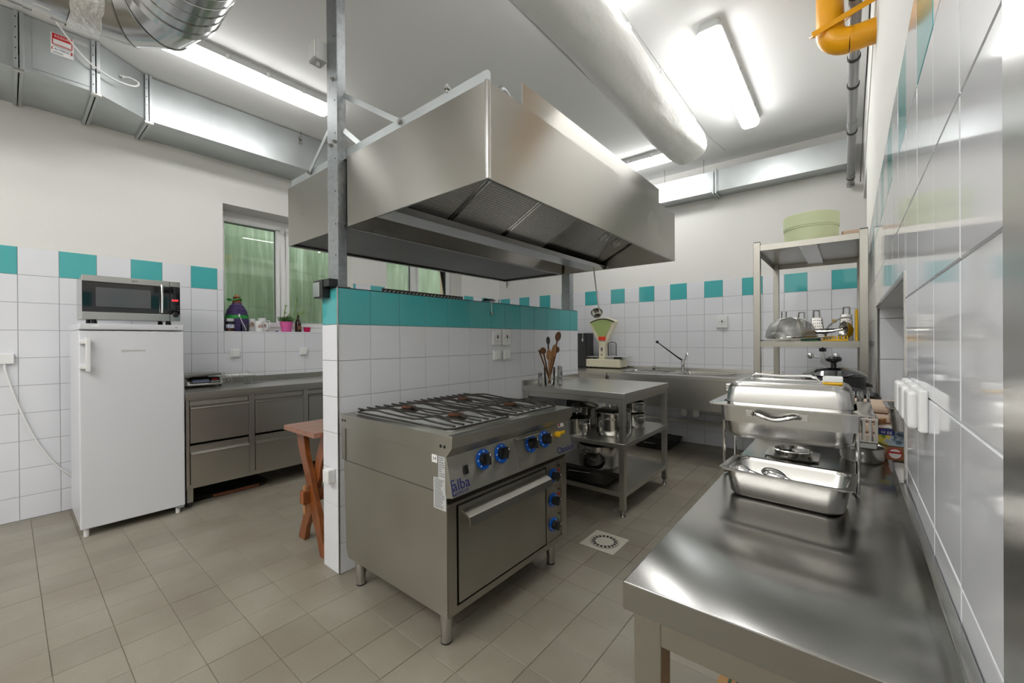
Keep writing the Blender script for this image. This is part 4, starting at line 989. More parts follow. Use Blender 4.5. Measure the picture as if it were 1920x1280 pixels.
# ---- counter along the right wall
t = thing('counter_table', 'long stainless counter in the right foreground along the wall', 'counter', (-.1, 1.9, 0))
KX0, KX1, KY0, KY1 = -.281, .094, .618, 3.22
B('counter_top', 'steel_h', t, (KX0, KX1, KY0, KY1, TZ-.045, TZ), bevel=.003)
B('upstand', 'steel_h', t, (KX1-.004, XR-.0005, KY0-.05, HATCH[0]-.02, TZ-.045, TZ+.038), bevel=.003)
B('apron', 'steel', t, (KX0+.016, KX0+.030, KY0+.04, KY1-.03, TZ-.09, TZ-.045), (KX0+.05, KX1-.01, KY0+.016, KY0+.032, TZ-.09, TZ-.045), bevel=.002)
for x in (KX0+.012, KX1-.05):
    for y in (KY0+.014, 1.9, KY1-.06):
        lg = B('leg', 'steel', t, (x, x+.044, y, y+.044, .02, TZ-.045), bevel=.003)
        MB().cyl((x+.022, y+.022, 0), (x+.022, y+.022, .022), .02, n=14).build('foot', 'black', lg)
B('shelf', 'steel_h', t, (KX0+.02, KX1-.008, KY0+.03, KY1-.02, .17, .20), bevel=.002)
t = thing('cardboard_box', 'brown cardboard box with green stripes under the counter end', 'box', (-.07, 1.0, .2))
B('box_body', 'card', t, (-.235, .045, .80, 1.16, .2005, .475), bevel=.002)
B('box_flap', 'card', t, (-.24, -.096, .795, 1.165, .475, .479), (-.094, .05, .795, 1.165, .475, .479), bevel=.001)
B('green_stripe', 'card_green', t, (-.22, -.214, .795, 1.165, .479, .4796), (-.205, -.199, .795, 1.165, .479, .4796), bevel=0)
mb = MB()
for k in range(5): mb.box(-.17, -.06+.01*(k % 3), .93+k*.03, .935+k*.03, .479, .4795)
mb.build('print', 'grey_print', t)
# floor drain
t = thing('floor_drain', 'square steel floor drain with a slotted round grate', 'drain', (-1.196, 2.373, 0))
B('drain_plate', 'drain', t, (-1.311, -1.083, 2.257, 2.490, -.0005, .004), bevel=.001)
MB().lathe([(.0, .0055), (.085, .0055), (.087, .004)], (-1.196, 2.373, 0), 40).build('grate', 'drain', t)
mb = MB()
for k in range(18):
    a = 2*math.pi*k/18; u = Vector((math.cos(a), math.sin(a), 0)); v = Vector((-u.y, u.x, 0)); mb.obox(Vector((-1.196, 2.373, .0056))+u*.068, u*.011, v*.0075, Vector((0, 0, .0003)))
mb.build('slot', 'black', t)
MB().tube([(-1.196+.0865*math.cos(a*math.pi/20), 2.373+.0865*math.sin(a*math.pi/20), .0045) for a in range(40)], .0015, n=5, closed=True).build('rim', 'darkgrey', t)
# ================================================================== SMALL THINGS
# ---- sockets and switches
def wallbox(name, label, pos, n, w_, h_, kind, cat, d=.022, group=None):
    # pos = centre on the wall face, n = outward axis 'x+','x-','y-'
    ax = {'x+': (Vector((0, 1, 0)), Vector((1, 0, 0))), 'x-': (Vector((0, -1, 0)), Vector((-1, 0, 0))), 'y-': (Vector((1, 0, 0)), Vector((0, -1, 0)))}[n]
    u, o = ax; z = Vector((0, 0, 1)); p = Vector(pos)
    t = thing(name, label, cat, p-z*h_/2, group=group)
    MB().obox(p+o*d/2, u*w_/2, z*h_/2, o*d/2).build('plate', 'white_pl', t, bevel=min(.007, d*.3), seg=3)
    if kind == 'switch':
        MB().obox(p+o*(d+.003), u*w_*.34, z*h_*.36, o*.004).build('rocker', 'white_pl', t, bevel=.003)
    elif kind == 'socket':
        MB().cyl(p+o*d, p+o*(d+.002), w_*.40, n=28).build('socket_face', 'white_pl', t)
        mb = MB(); mb.obox(p+o*(d+.0025)+z*.004, u*.006, z*.014, o*.0012); mb.obox(p+o*(d+.0025)-z*.030, u*.003, z*.003, o*.001)
        for s in (-1, 1): mb.obox(p+o*(d+.0025)+u*s*w_*.24, u*.003, z*.003, o*.001)
        mb.build('contact_hole', 'black', t)
    elif kind == 'double':
        MB().obox(p+o*(d+.006), u*w_*.40, z*h_*.44, o*.007).build('hinged_cover', 'white_pl', t, bevel=.006, seg=3)
    return t
wallbox('light_switch', 'white wall switch above the wire paper rack', (XL, 1.401, 1.165), 'x+', .082, .082, 'switch', 'switch')
wallbox('light_switch', 'white wall switch right of the others, below the plant pot window', (XL, 2.05, 1.168), 'x+', .082, .082, 'switch', 'switch')
wallbox('wall_socket', 'square white socket on the back wall above the sinks', (-1.153, YB, 1.473), 'y-', .12, .14, 'socket', 'socket')
wallbox('wall_socket', 'left one of the two white sockets on the partition tiles', (XP, 2.437, 1.297), 'x+', .098, .125, 'socket', 'socket')
wallbox('wall_socket', 'right one of the two white sockets on the partition tiles', (XP, 2.553, 1.297), 'x+', .098, .125, 'socket', 'socket')
wallbox('light_switch', 'left small switch below the two partition sockets', (XP, 2.442, 1.157), 'x+', .085, .08, 'switch', 'switch')
wallbox('light_switch', 'right small switch below the two partition sockets', (XP, 2.556, 1.157), 'x+', .085, .08, 'switch', 'switch')
for y, lb in ((1.035, 'nearest white socket on the right wall above the counter'), (1.142, 'middle white socket on the right wall above the counter'), (1.25, 'farthest white socket on the right wall next to the hatch')):
    wallbox('wall_socket', lb, (XR, y, 1.146), 'x-', .080, .074, 'double', 'socket', d=.013)
wallbox('switch_box', 'small white box low on the end face of the partition', (-2.22, PY0, .535), 'y-', .062, .075, 'none', 'socket', d=.045)
t = wallbox('wall_socket', 'white socket with a plug on the tiles left of the fridge', (XL, -.015, 1.165), 'x+', .10, .075, 'none', 'socket', d=.03)
mb = MB(); mb.tube(smooth_path([(XL+.02, -.01, 1.13), (XL+.025, .0, 1.05), (XL+.02, .06, .80), (XL+.015, .14, .55), (XL+.02, .24, .35), (XL+.04, .36, .22)]), .0055, n=8)
tag(mb.build('cable', 'white_pl'), 'white power cable trailing down the tiles to the fridge', 'cable')
t = thing('key_box', 'small black and silver box on the top corner of the partition end', 'box', (-2.26, 1.12, 1.52))
B('box_body', 'black', t, (-2.338, -2.235, PY0-.045, PY0-.0005, 1.515, 1.615), bevel=.004)
B('box_front', 'satin', t, (-2.334, -2.262, PY0-.05, PY0-.045, 1.522, 1.602), bevel=.002)
B('box_arm', 'black', t, (-2.24, -2.17, PY0-.040, PY0+.012, 1.572, 1.615), bevel=.003)
# strip and wire bundle on top of the partition
t = thing('perforated_strip', 'dark perforated metal strip lying on top of the partition', 'strip', (-2.24, 1.83, TP+.004))
B('strip_body', 'darkgrey', t, (-2.285, -2.275, 1.50, 2.20, TP+.004, TP+.040), (-2.275, -2.235, 1.50, 2.20, TP+.004, TP+.008), bevel=.001)
mb = MB()
for k in range(22): mb.obox((-2.2745, 1.52+k*.031, TP+.024), (.0006, 0, 0), (0, .009, .005), (0, -.0015, .0025))
mb.build('slot', 'satin', t)
mb = MB(); r = random.Random(8)
for k in range(9):
    a = r.uniform(0, 6.28); mb.tube(smooth_path([(-2.19+r.uniform(-.03, .03), 2.40+r.uniform(-.06, .06), TP+.012+r.uniform(0, .02)) for _ in range(6)]), .0028, n=5)
t = tag(mb.build('wire_bundle', 'black'), 'dark tangled wire bundle hanging over the partition edge', 'wire')
mb = MB(); mb.tube([(-2.15, 2.385, TP+.02), (-2.147, 2.382, TP-.01), (-2.147, 2.382, TP-.075)], .003, n=6); mb.lathe([(0, -.012), (.011, -.006), (.011, .006), (0, .012)], (-2.147, 2.382, TP-.085), 12, (1, 0, 0)); mb.build('hanging_tag', 'satin', t)

# ---- window sill
SX = -4.72; SZ0 = WZ0
t = thing('demijohn', 'large purple wicker-covered demijohn with green bands on the window sill', 'bottle', (-4.77, 1.50, SZ0))
cx, cy = -4.775, 1.47
prof = [(.075, 0), (.092, .02), (.095, .10), (.091, .16), (.077, .215), (.053, .255), (.040, .285)]
MB().lathe([(0, 0)]+prof, (cx, cy, SZ0), 28).build('basket', 'wicker', t)
for k in range(18):
    z = .012+k*.0145
    for (r0, z0), (r1, z1) in zip(prof, prof[1:]):
        if z0 <= z <= z1: rr_ = r0+(r1-r0)*(z-z0)/(z1-z0)
    MB().tube([(cx+(rr_+.002+.003*(-1)**(q+k))*math.cos(2*math.pi*q/40), cy+(rr_+.002+.003*(-1)**(q+k))*math.sin(2*math.pi*q/40), SZ0+z) for q in range(40)], .0055, n=5, closed=True).build('wicker_strand', 'wicker', t)
MB().lathe([(.042, .285), (.034, .31), (.031, .335), (.034, .345), (.028, .35), (0, .35)], (cx, cy, SZ0), 20).build('neck', 'wickerbrown', t)
MB().cyl((cx, cy, SZ0+.35), (cx, cy, SZ0+.37), .017, n=12).build('cork', 'spoonwood', t)
MB().lathe([(.098, .128), (.102, .130), (.100, .162), (.095, .164)], (cx, cy, SZ0), 28).build('green_band', 'greenband', t)
MB().tube([(cx+.045*math.cos(rad(a)), cy+.06*math.sin(rad(a))-.02, SZ0+.318+.01*math.sin(rad(a*2))) for a in range(0, 360, 20)], .006, n=6, closed=True).build('green_band', 'greenband', t)
def mug(label, cx, cy, r, h, ang, print_m):
    t = thing('mug', label, 'mug', (cx, cy, SZ0+.0005), group='mugs on the window sill')
    MB().lathe([(0, 0), (r*.9, 0), (r, .006), (r, h), (r-.004, h), (r-.004, .01), (0, .008)], (cx, cy, SZ0+.0005), 24).build('mug_body', 'white_pl', t)
    c, s = math.cos(rad(ang)), math.sin(rad(ang))
    MB().tube([(cx+c*q, cy+s*q, SZ0+z) for q, z in ((r-.002, h*.8), (r+.028, h*.82), (r+.036, h*.5), (r+.024, h*.22), (r-.002, h*.2))], .006, n=8).build('handle', 'white_pl', t)
    mb = MB()
    for j in range(10):
        a0, a1 = [rad(-38+j*7), rad(-38+(j+1)*7)]; R_ = r+.0008
        mb.face([(cx+R_*math.cos(a0), cy+R_*math.sin(a0), SZ0+h*.35), (cx+R_*math.cos(a1), cy+R_*math.sin(a1), SZ0+h*.35), (cx+R_*math.cos(a1), cy+R_*math.sin(a1), SZ0+h*(.55+.2*math.sin(j*.35))), (cx+R_*math.cos(a0), cy+R_*math.sin(a0), SZ0+h*(.55+.2*math.sin(j*.35)))])
    mb.build('print', print_m, t)
M['mugprint'] = mat('brown_mug_print', srgb(120, 60, 44), .4, col2=srgb(206, 190, 170), nscale=40)
M['mugprint2'] = mat('red_grey_mug_print', srgb(150, 60, 54), .4, col2=srgb(220, 220, 216), nscale=70)
mug('white mug with a brown picture behind the drinking glass', -4.80, 1.605, .038, .135, 100, 'mugprint')
mug('white mug with a red and grey crest, nearest on the sill', -4.68, 1.640, .042, .108, 60, 'mugprint2')
mug('tall white mug with a large handle beside the window post', -4.79, 1.705, .038, .145, 80, 'mugprint')
t = thing('glass_jar', 'glass jar with a coloured label in the sill corner before the demijohn', 'jar', (-4.655, 1.375, SZ0))
MB().lathe([(0, 0), (.034, 0), (.035, .01), (.035, .085), (.028, .095), (0, .096)], (-4.66, 1.378, SZ0+.0005), 20).build('jar_body', 'glass', t)
MB().lathe([(.030, .004), (.0325, .005), (.0325, .03), (0, .031)], (-4.66, 1.378, SZ0+.0005), 20).build('contents', 'wickerbrown', t)
M['jarlabel'] = mat('blue_white_label', srgb(60, 80, 150), .5, col2=srgb(230, 230, 226), nscale=60)
MB().lathe([(.0355, .03), (.0358, .031), (.0358, .066), (.0355, .067)], (-4.66, 1.378, SZ0+.0005), 20).build('jar_label', 'jarlabel', t)
MB().cyl((-4.66, 1.378, SZ0+.095), (-4.66, 1.378, SZ0+.125), .032, n=20).build('lid', 'lgrey_pl', t, bevel=.003)
t = thing('drinking_glass', 'ribbed drinking glass with a spoon on the window sill', 'glass', (-4.655, 1.50, SZ0))
MB().lathe([(0, .004), (.032, .0), (.036, .07), (.034, .07), (.030, .008), (0, .010)], (-4.655, 1.50, SZ0+.0005), 20).build('glass_body', 'glass', t)
mb = MB(); mb.tube([(-4.655, 1.515, SZ0+.014), (-4.662, 1.478, SZ0+.10), (-4.665, 1.46, SZ0+.15)], .003, n=6); mb.sphere((-4.666, 1.457, SZ0+.158), .011, (.4, .8, 1.4), 10)
tag(mb.build('teaspoon', 'white_pl'), 'pale spoon standing in the drinking glass', 'spoon')
t = thing('potted_succulent', 'pink pot with a green succulent and long pale stems on the sill', 'plant', (-4.74, 2.0, SZ0))
px, py = -4.735, 1.925
MB().lathe([(0, 0), (.046, 0), (.066, .112), (.061, .112), (.055, .09), (0, .09)], (px, py, SZ0+.0005), 28).build('pot', 'pink', t)
MB().lathe([(.056, .092), (.03, .10), (0, .102)], (px, py, SZ0), 20).build('soil', 'rust', t)
r = random.Random(11)
for k in range(46):
    a = r.uniform(0, 6.283); el = r.uniform(.1, 1.2); L_ = r.uniform(.035, .07); b0 = Vector((px+.05*r.random()*math.cos(a), py+.05*math.sin(a)*r.random()-.012, SZ0+.105+r.uniform(0, .03)))
    d = Vector((math.cos(a)*math.cos(el), math.sin(a)*math.cos(el), math.sin(el)))
    MB().tube([b0, b0+d*L_*.5, b0+d*L_], [.003, .009, .001], n=6).build('leaf', 'leaf', t)
st = [[(0, .03, .1), (.01, .075, .2), (.0, .10, .32), (.01, .115, .37)], [(0, .04, .1), (.0, .10, .17), (-.01, .15, .21), (0, .19, .235)], [(0, -.01, .1), (.0, -.02, .2), (.01, -.01, .27)], [(0, .10, .17), (.01, .15, .19), (.01, .18, .185)], [(0, .0, .13), (0, .035, .2), (0, .055, .235)]]
for q in st: MB().tube(smooth_path([(px+a, py+b, SZ0+c) for a, b, c in q]), .006, n=6).build('stem', 'leaf2', t)
for k in range(16):
    q = st[k % 4]; i = r.randrange(1, len(q)); b0 = Vector((px+q[i][0], py+q[i][1], SZ0+q[i][2])); d = Vector((r.uniform(-.4, .4), r.uniform(-1, 1), r.uniform(-.2, 1))).normalized(); MB().tube([b0, b0+d*.018, b0+d*.032], [.003, .006, .001], n=6).build('leaf', 'leaf2', t)
t = thing('brown_bottle', 'small dark brown glass bottle right of the pink plant pot', 'bottle', (-4.735, 2.048, SZ0))
MB().lathe([(0, 0), (.030, 0), (.032, .01), (.032, .09), (.024, .125), (.013, .15), (.012, .185), (.014, .188), (.012, .192), (0, .192)], (-4.735, 2.048, SZ0+.0005), 20).build('bottle_body', 'amber', t)
B('label', 'wickerbrown', t, (-4.703, -4.7015, 2.035, 2.061, SZ0+.03, SZ0+.07), bevel=0)
t = thing('flower_pot', 'tiny magenta pot at the right end of the window sill', 'pot', (-4.71, 2.135, SZ0))
MB().lathe([(0, 0), (.026, 0), (.034, .018), (.038, .052), (.034, .052), (.028, .012), (0, .010)], (-4.71, 2.135, SZ0+.0005), 24).build('pot_body', 'magenta', t)
MB().lathe([(.036, .048), (.039, .049), (.039, .054), (.036, .055)], (-4.71, 2.135, SZ0+.0005), 24).build('rim', 'magenta', t)
t = tag(MB().sphere((-4.66, 1.80, SZ0+.006), .012, (1, 1.4, .5)).build('pebble', 'navy'), 'small dark pebble on the sill between mugs and plant pot', 'pebble')

# ---- on the drawer counter
CZ = .885
t = thing('digital_scale', 'silver digital kitchen scale on the counter beside the fridge', 'scale', (-4.35, 1.06, CZ))
mb = MB(); mb.prism([(-4.55, CZ+.014), (-4.305, CZ+.014), (-4.290, CZ+.028), (-4.345, CZ+.082), (-4.55, CZ+.086)], 'xz', .955, 1.215); mb.build('scale_body', 'satin', t, bevel=.008, seg=3)
sl = Vector((-.055, 0, .054)).normalized(); nrm = Vector((sl.z, 0, -sl.x)); c0 = Vector((-4.318, 0, CZ+.055))
MB().obox(c0+Vector((0, 1.085, 0))+nrm*.001, nrm*.0012, (0, .11, 0), sl*.030).build('front_plate', 'black', t, bevel=.001)
MB().obox(c0+Vector((0, 1.055, 0))+nrm*.003, nrm*.001, (0, .058, 0), sl*.017).build('display', 'lcd', t, bevel=.0005)
MB().obox(c0+Vector((0, 1.158, 0))+nrm*.003+sl*.012, nrm*.001, (0, .020, 0), sl*.007).build('maker_badge', 'red', t, bevel=.0005)
for k in range(4): MB().obox(c0+Vector((0, 1.133+k*.016, 0))+nrm*.003-sl*.012, nrm*.001, (0, .005, 0), sl*.004).build('button', 'lgrey_pl', t, bevel=.0005)
MB().loft([rr(.125, .135, .012, CZ+.098, -4.43, 1.07), rr(.128, .138, .014, CZ+.104, -4.43, 1.07), rr(.126, .136, .012, CZ+.118, -4.43, 1.07)]).build('pan', 'satin', t)
MB().loft([rr(.05, .06, .01, CZ+.084, -4.43, 1.07), rr(.05, .06, .01, CZ+.099, -4.43, 1.07)]).build('pan_support', 'black', t)
for x in (-4.53, -4.32):
    for y in (.975, 1.195): MB().cyl((x, y, CZ), (x, y, CZ+.016), .012, n=12).build('foot', 'black', t)
t = thing('paper_rack', 'wire desk rack holding a stack of white papers', 'rack', (-4.42, 1.37, CZ))
z = CZ+.075
mb = MB(); x0, x1, y0, y1 = -4.52, -4.30, 1.245, 1.475
mb.tube([(x0, y0, z), (x1, y0, z), (x1, y1, z), (x0, y1, z)], .0022, n=6, closed=True)
for k in range(5): x = x0+.02+k*.045; mb.tube([(x, y0, z), (x, y1, z)], .0016, n=5)
mb.build('tray_wire', 'chrome', t)
for x in (x0+.03, x1-.02):
    for y in (y0+.03, y1-.02):
        MB().tube([(x, y-.012, z), (x, y-.012, CZ+.002), (x, y+.012, CZ+.002), (x, y+.012, z)], .0018, n=6).build('wire_leg', 'chrome', t)
for (x, y) in ((x1, y0+.02), (x1-.12, y0), (x0, y1), (x1, y1-.12), (x0, y0+.03)):
    MB().tube([(x, y-.012, z)]+[(x, y-.012*math.cos(rad(a)), z+.02+.012*math.sin(rad(a))) for a in range(0, 181, 30)]+[(x, y+.012, z)], .0018, n=6).build('wire_loop', 'chrome', t)
for k in range(3):
    tag(B('paper_sheets', 'paper', None, (x0+.012+k*.004, x1-.012+k*.006, y0+.01, y1-.012-k*.008, z+.0025+k*.004, z+.006+k*.004), bevel=.0003), ['bottom layer of white papers in the wire rack', 'middle layer of white papers in the wire rack', 'top layer of white papers in the wire rack'][k], 'paper', 'papers in the wire rack')
mb = MB(); mb.tube([(-4.37, 1.40, CZ+.010), (-4.37, 1.52, CZ+.010), (-4.37, 1.535, CZ+.010)], [.008, .007, .002], n=10)
t = tag(mb.build('pen', 'grey_pl'), 'grey pen lying under the wire paper rack', 'pen')
MB().tube([(-4.361, 1.41, CZ+.0175), (-4.361, 1.45, CZ+.0175)], .0015, n=5).build('clip', 'satin', t)

# ---- work table: glass of wooden spoons, oven mitt, pots
t = thing('utensil_glass', 'tall clear glass holding the wooden spoons on the work table', 'glass', (-1.99, 2.93, .89))
gx, gy = -1.985, 2.935
MB().lathe([(0, .002), (.040, .001), (.042, .004), (.050, .15)], (gx, gy, .8905), 24).build('glass_body', 'glass', t)
sp = [('spoon', 'dark wooden spoon standing highest in the glass', .035, .065, .30, .020, .034, 'spoondark'), ('spoon', 'round wooden spoon leaning left in the glass', -.005, -.070, .21, .020, .024, 'spoondark'),
      ('spatula', 'pale flat wooden spatula at the front of the glass', .02, -.03, .17, .018, .040, 'spoonwood'), ('spoon', 'round wooden spoon leaning right in the glass', .0, .095, .215, .020, .024, 'spoondark'),
      ('stick', 'thin wooden stick leaning far left in the glass', -.02, -.115, .235, .007, .03, 'spoondark'), ('spatula', 'narrow wooden spatula in the middle of the glass', .015, .03, .19, .016, .045, 'spoonwood'),
      ('spoon', 'black spoon rising behind the wooden spoons', -.02, .012, .275, .013, .028, 'black'), ('stick', 'short wooden stirring stick among the spoons', -.01, .045, .215, .012, .03, 'spoonwood')]
for nm, lb, dx, dy, h, hw, hh, m in sp:
    h *= 1.22; hw *= 1.3; hh *= 1.25; dx *= 1.1; dy *= 1.1
    b0 = Vector((gx-dx*.12, gy-dy*.12, .905)); tip = Vector((gx+dx*.9, gy+dy, .905+h)); d = (tip-b0).normalized()
    mb = MB(); mb.tube([b0, b0+(tip-b0)*.5, tip], [.0055, .006, .007], n=8)
    o = mb.build({'spoon': 'wooden_spoon', 'spatula': 'wooden_spatula', 'stick': 'wooden_stick'}[nm], m); tag(o, lb, 'spoon' if nm == 'spoon' else 'spatula' if nm == 'spatula' else 'stick', 'wooden spoons in the glass')
    if nm != 'stick':
        c = tip+d*hh*.8; view = Vector((.55, -.8, 0)); u = d.cross(view).normalized(); n = u.cross(d)
        mb = MB(); mb.sphere((0, 0, 0), 1, (1, 1, 1), 14)
        for v in mb.bm.verts: q = v.co.copy(); v.co = c + u*(q.x*hw*(1 if nm == 'spoon' else (1-.25*q.y))) + d*(q.y*hh) + n*(q.z*.006)
        mb.build('bowl' if nm == 'spoon' else 'blade', m, o)
t = thing('oven_mitt', 'black and white patterned pot holder behind the glass of spoons', 'mitt', (-1.95, 3.0, .89))
M['mitt'] = mat('black_white_print_cloth', (.008, .008, .009), .35, col2=(.5, .5, .5), nscale=34)
MB().obox((-1.945, 3.035, .97), (.014, .010, 0), (-.035, .045, 0), (0, 0, .078)).build('mitt_body', 'mitt', t, bevel=.009, seg=3)
MB().obox((-2.055, 2.895, .945), (.010, .010, 0), (-.022, .022, 0), (0, 0, .052)).build('mitt_thumb', 'mitt', t, bevel=.008, seg=3)

def pot(label, cx, cy, z, r, h, lid=True, inner=None, m='mirror', hang=30, group='steel pots on the work table', glasslid=False):
    t = thing('steel_pot', label, 'pot', (cx, cy, z), group=group)
    MB().lathe([(0, 0), (r*.9, 0), (r*.97, .012), (r, .03), (r, h-.006), (r+.006, h), (r+.003, h+.002), (r-.004, h-.004), (r-.004, .02), (0, .008)], (cx, cy, z+.0005), 36).build('pot_body', m, t)
    for s in (0, 180):
        a = rad(hang+s); u = Vector((math.cos(a), math.sin(a), 0)); v = Vector((-u.y, u.x, 0)); c = Vector((cx, cy, z+h*.74))
        MB().tube(smooth_path([c+u*(r-.002)-v*.04, c+u*(r+.022)-v*.038+Vector((0, 0, .006)), c+u*(r+.034)+Vector((0, 0, .01)), c+u*(r+.022)+v*.038+Vector((0, 0, .006)), c+u*(r-.002)+v*.04], 3), .005, n=8).build('handle', 'mirror', t)
    if lid:
        l = MB().lathe([(r+.004, h+.002), (r+.006, h+.006), (r*.9, h+.018), (r*.5, h+.034), (.0, h+.040)], (cx, cy, z+.0005), 36).build('lid', 'mirror' if not glasslid else 'glass', t)
        if glasslid: MB().lathe([(r-.002, h+.001), (r+.007, h+.002), (r+.007, h+.009), (r-.002, h+.009)], (cx, cy, z+.0005), 36).build('lid_rim', 'mirror', l)
        if lid == 'loop': MB().tube([(cx-.03, cy, z+h+.036)]+[(cx-.03*math.cos(rad(a)), cy, z+h+.045+.028*math.sin(rad(a))) for a in range(0, 181, 30)]+[(cx+.03, cy, z+h+.036)], .005, n=8).build('lid_knob', 'chrome', l)
        else: MB().lathe([(.008, h+.036), (.008, h+.055), (.022, h+.066), (.022, h+.074), (0, h+.078)], (cx, cy, z), 16).build('lid_knob', 'chrome', l)
    return t
zs = .525
pot('wide steel pot at the front left of the table shelf', -1.69, 2.885, zs, .105, .125, lid='knob', hang=-20, glasslid=True)
pot('large shiny steel pot with a loop lid in the middle of the shelf', -1.44, 3.02, zs, .135, .185, lid='loop', hang=-75)
pot('steel pot with a knobbed lid behind the wide one', -1.80, 3.22, zs, .115, .17, lid='knob', hang=10)
pot('lower of the two stacked steel pots right of the table leg', -1.45, 3.42, zs, .105, .12, lid=False, hang=-30)
pot('upper of the two stacked steel pots, open, right of the table leg', -1.45, 3.42, zs+.123, .1, .095, lid=False, hang=-30)
pot('large low steel stock pot on the bottom shelf of the table', -1.70, 3.27, .178, .17, .20, lid=False, hang=80)
t = thing('oven_tray', 'flat black oven tray lying on the bottom shelf of the table', 'tray', (-1.72, 2.98, .178))
MB().loft([rr(.26, .14, .02, .1785, -1.67, 2.928), rr(.275, .155, .025, .205, -1.67, 2.928), rr(.265, .146, .02, .204, -1.67, 2.928), rr(.25, .13, .02, .184, -1.67, 2.928)]).build('tray_body', 'rust', t)
MB().tube([(-1.80, 2.93, .187), (-1.80, 2.93, .20), (-1.62, 2.97, .20), (-1.62, 2.97, .187)], .003, n=6).build('wire_grip', 'satin', t)
t = thing('frying_pan', 'black frying pan hanging under the work table by the partition', 'pan', (-1.95, 3.3, .7))
MB().lathe([(0, 0), (.11, 0), (.135, .035), (.131, .036), (.107, .006), (0, .006)], (-2.04, 3.45, .66), 28, (.9, -.3, .1)).build('pan_body', 'black', t)
MB().tube([(-2.03, 3.45, .79), (-2.04, 3.45, .845)], .009, n=8).build('handle', 'black', t)

# ---- old shop scale and black box on the left bench
bz = .89
t = thing('counter_scale', 'old cream fan-dial shop scale on the bench left of the sinks', 'scale', (-2.46, 5.15, bz))
sx, sy = -2.52, 5.14
B('base', 'cream', t, (sx-.27, sx+.22, sy-.13, sy+.11, bz+.018, bz+.125), bevel=.012, seg=3)
for x in (sx-.24, sx+.19):
    for y in (sy-.10, sy+.08): MB().cyl((x, y, bz), (x, y, bz+.02), .016, n=12).build('foot', 'black', t)
B('column', 'cream', t, (sx-.115, sx-.025, sy-.05, sy+.05, bz+.125, bz+.36), bevel=.010)
fanc = (sx-.07, bz+.31)
def fan(r, w0): return [(fanc[0]-w0, fanc[1])] + [(fanc[0]-r*math.sin(rad(a)), fanc[1]+r*math.cos(rad(a))) for a in range(33, -34, -6)] + [(fanc[0]+w0, fanc[1])]
MB().prism(fan(.375, .045), 'xz', sy-.035, sy+.035).build('fan_case', 'cream', t, bevel=.006)
dl = MB().prism([(fanc[0]-.026, fanc[1]+.07)]+[(fanc[0]-.355*math.sin(rad(a)), fanc[1]+.355*math.cos(rad(a))) for a in range(29, -30, -6)]+[(fanc[0]+.026, fanc[1]+.07)], 'xz', sy-.038, sy-.034).build('dial', 'scalegreen', t)
mb = MB()
for rad_ in (.13, .16, .19, .22, .25, .28, .305, .325, .345):
    mb.tube([(fanc[0]-rad_*math.sin(rad(a)), sy-.0385, fanc[1]+rad_*math.cos(rad(a))) for a in range(27, -28, -6)], .0013, n=4)
mb.build('dial_line', 'grey_print', dl)
MB().prism([(fanc[0]-.36*math.sin(rad(a)), fanc[1]+.36*math.cos(rad(a))) for a in range(31, -32, -6)]+[(fanc[0]+.345*math.sin(rad(a)), fanc[1]+.345*math.cos(rad(a))) for a in range(31, -32, -6)], 'xz', sy-.0395, sy-.036).build('dial_border', 'blackprint', dl)
B('red_plate', 'orange_red', t, (sx-.12, sx-.02, sy-.055, sy-.034, bz+.375, bz+.425), bevel=.004)
B('column_badge', 'grey_print', t, (sx-.085, sx-.055, sy-.053, sy-.05, bz+.23, bz+.28), (sx-.08, sx-.06, sy-.053, sy-.05, bz+.17, bz+.19), bevel=.001)
for k in range(5): MB().tube([(sx+.01+k*.024, sy, bz+.17), (sx+.01+k*.024, sy, bz+.33), ], .003, n=6).build('guard_bar', 'darkgrey', t)
MB().tube([(sx-.0, sy, bz+.16)]+[(sx+.058-.06*math.cos(rad(a)), sy, bz+.32+.03*math.sin(rad(a))) for a in range(0, 181, 20)]+[(sx+.118, sy, bz+.16)], .005, n=6).build('guard_frame', 'darkgrey', t)
B('weighing_plate', 'lgrey_pl', t, (sx+.0, sx+.30, sy-.12, sy+.10, bz+.155, bz+.163), bevel=.003)
B('plate_support', 'darkgrey', t, (sx+.09, sx+.19, sy-.03, sy+.03, bz+.124, bz+.156), bevel=.004)
B('weight_pan', 'lgrey_pl', t, (sx-.28, sx-.12, sy-.10, sy+.08, bz+.148, bz+.154), bevel=.002); B('pan_post', 'darkgrey', t, (sx-.22, sx-.18, sy-.02, sy+.02, bz+.124, bz+.149), bevel=.002)
t = thing('black_box', 'tall narrow black box on the bench by the partition end', 'box', (-2.88, 5.1, bz))
B('case', 'black', t, (-3.02, -2.80, 5.05, 5.25, bz, bz+.475), bevel=.005)
B('front_grille', 'darkgrey', t, (-3.01, -2.81, 5.046, 5.05, bz+.02, bz+.455), bevel=.001)
mb = MB(); mb.tube(smooth_path([(-2.93, 5.04, bz+.50), (-2.87, 5.03, bz+.505), (-2.84, 5.02, bz+.45), (-2.845, 5.02, bz+.40)]), .004, n=6); mb.cyl((-2.845, 5.02, bz+.40), (-2.845, 5.02, bz+.36), .014, .010, n=10)
t = tag(mb.build('hook_lamp', 'lgrey_pl'), 'small pale hook with a plug hanging over the black box', 'hook')

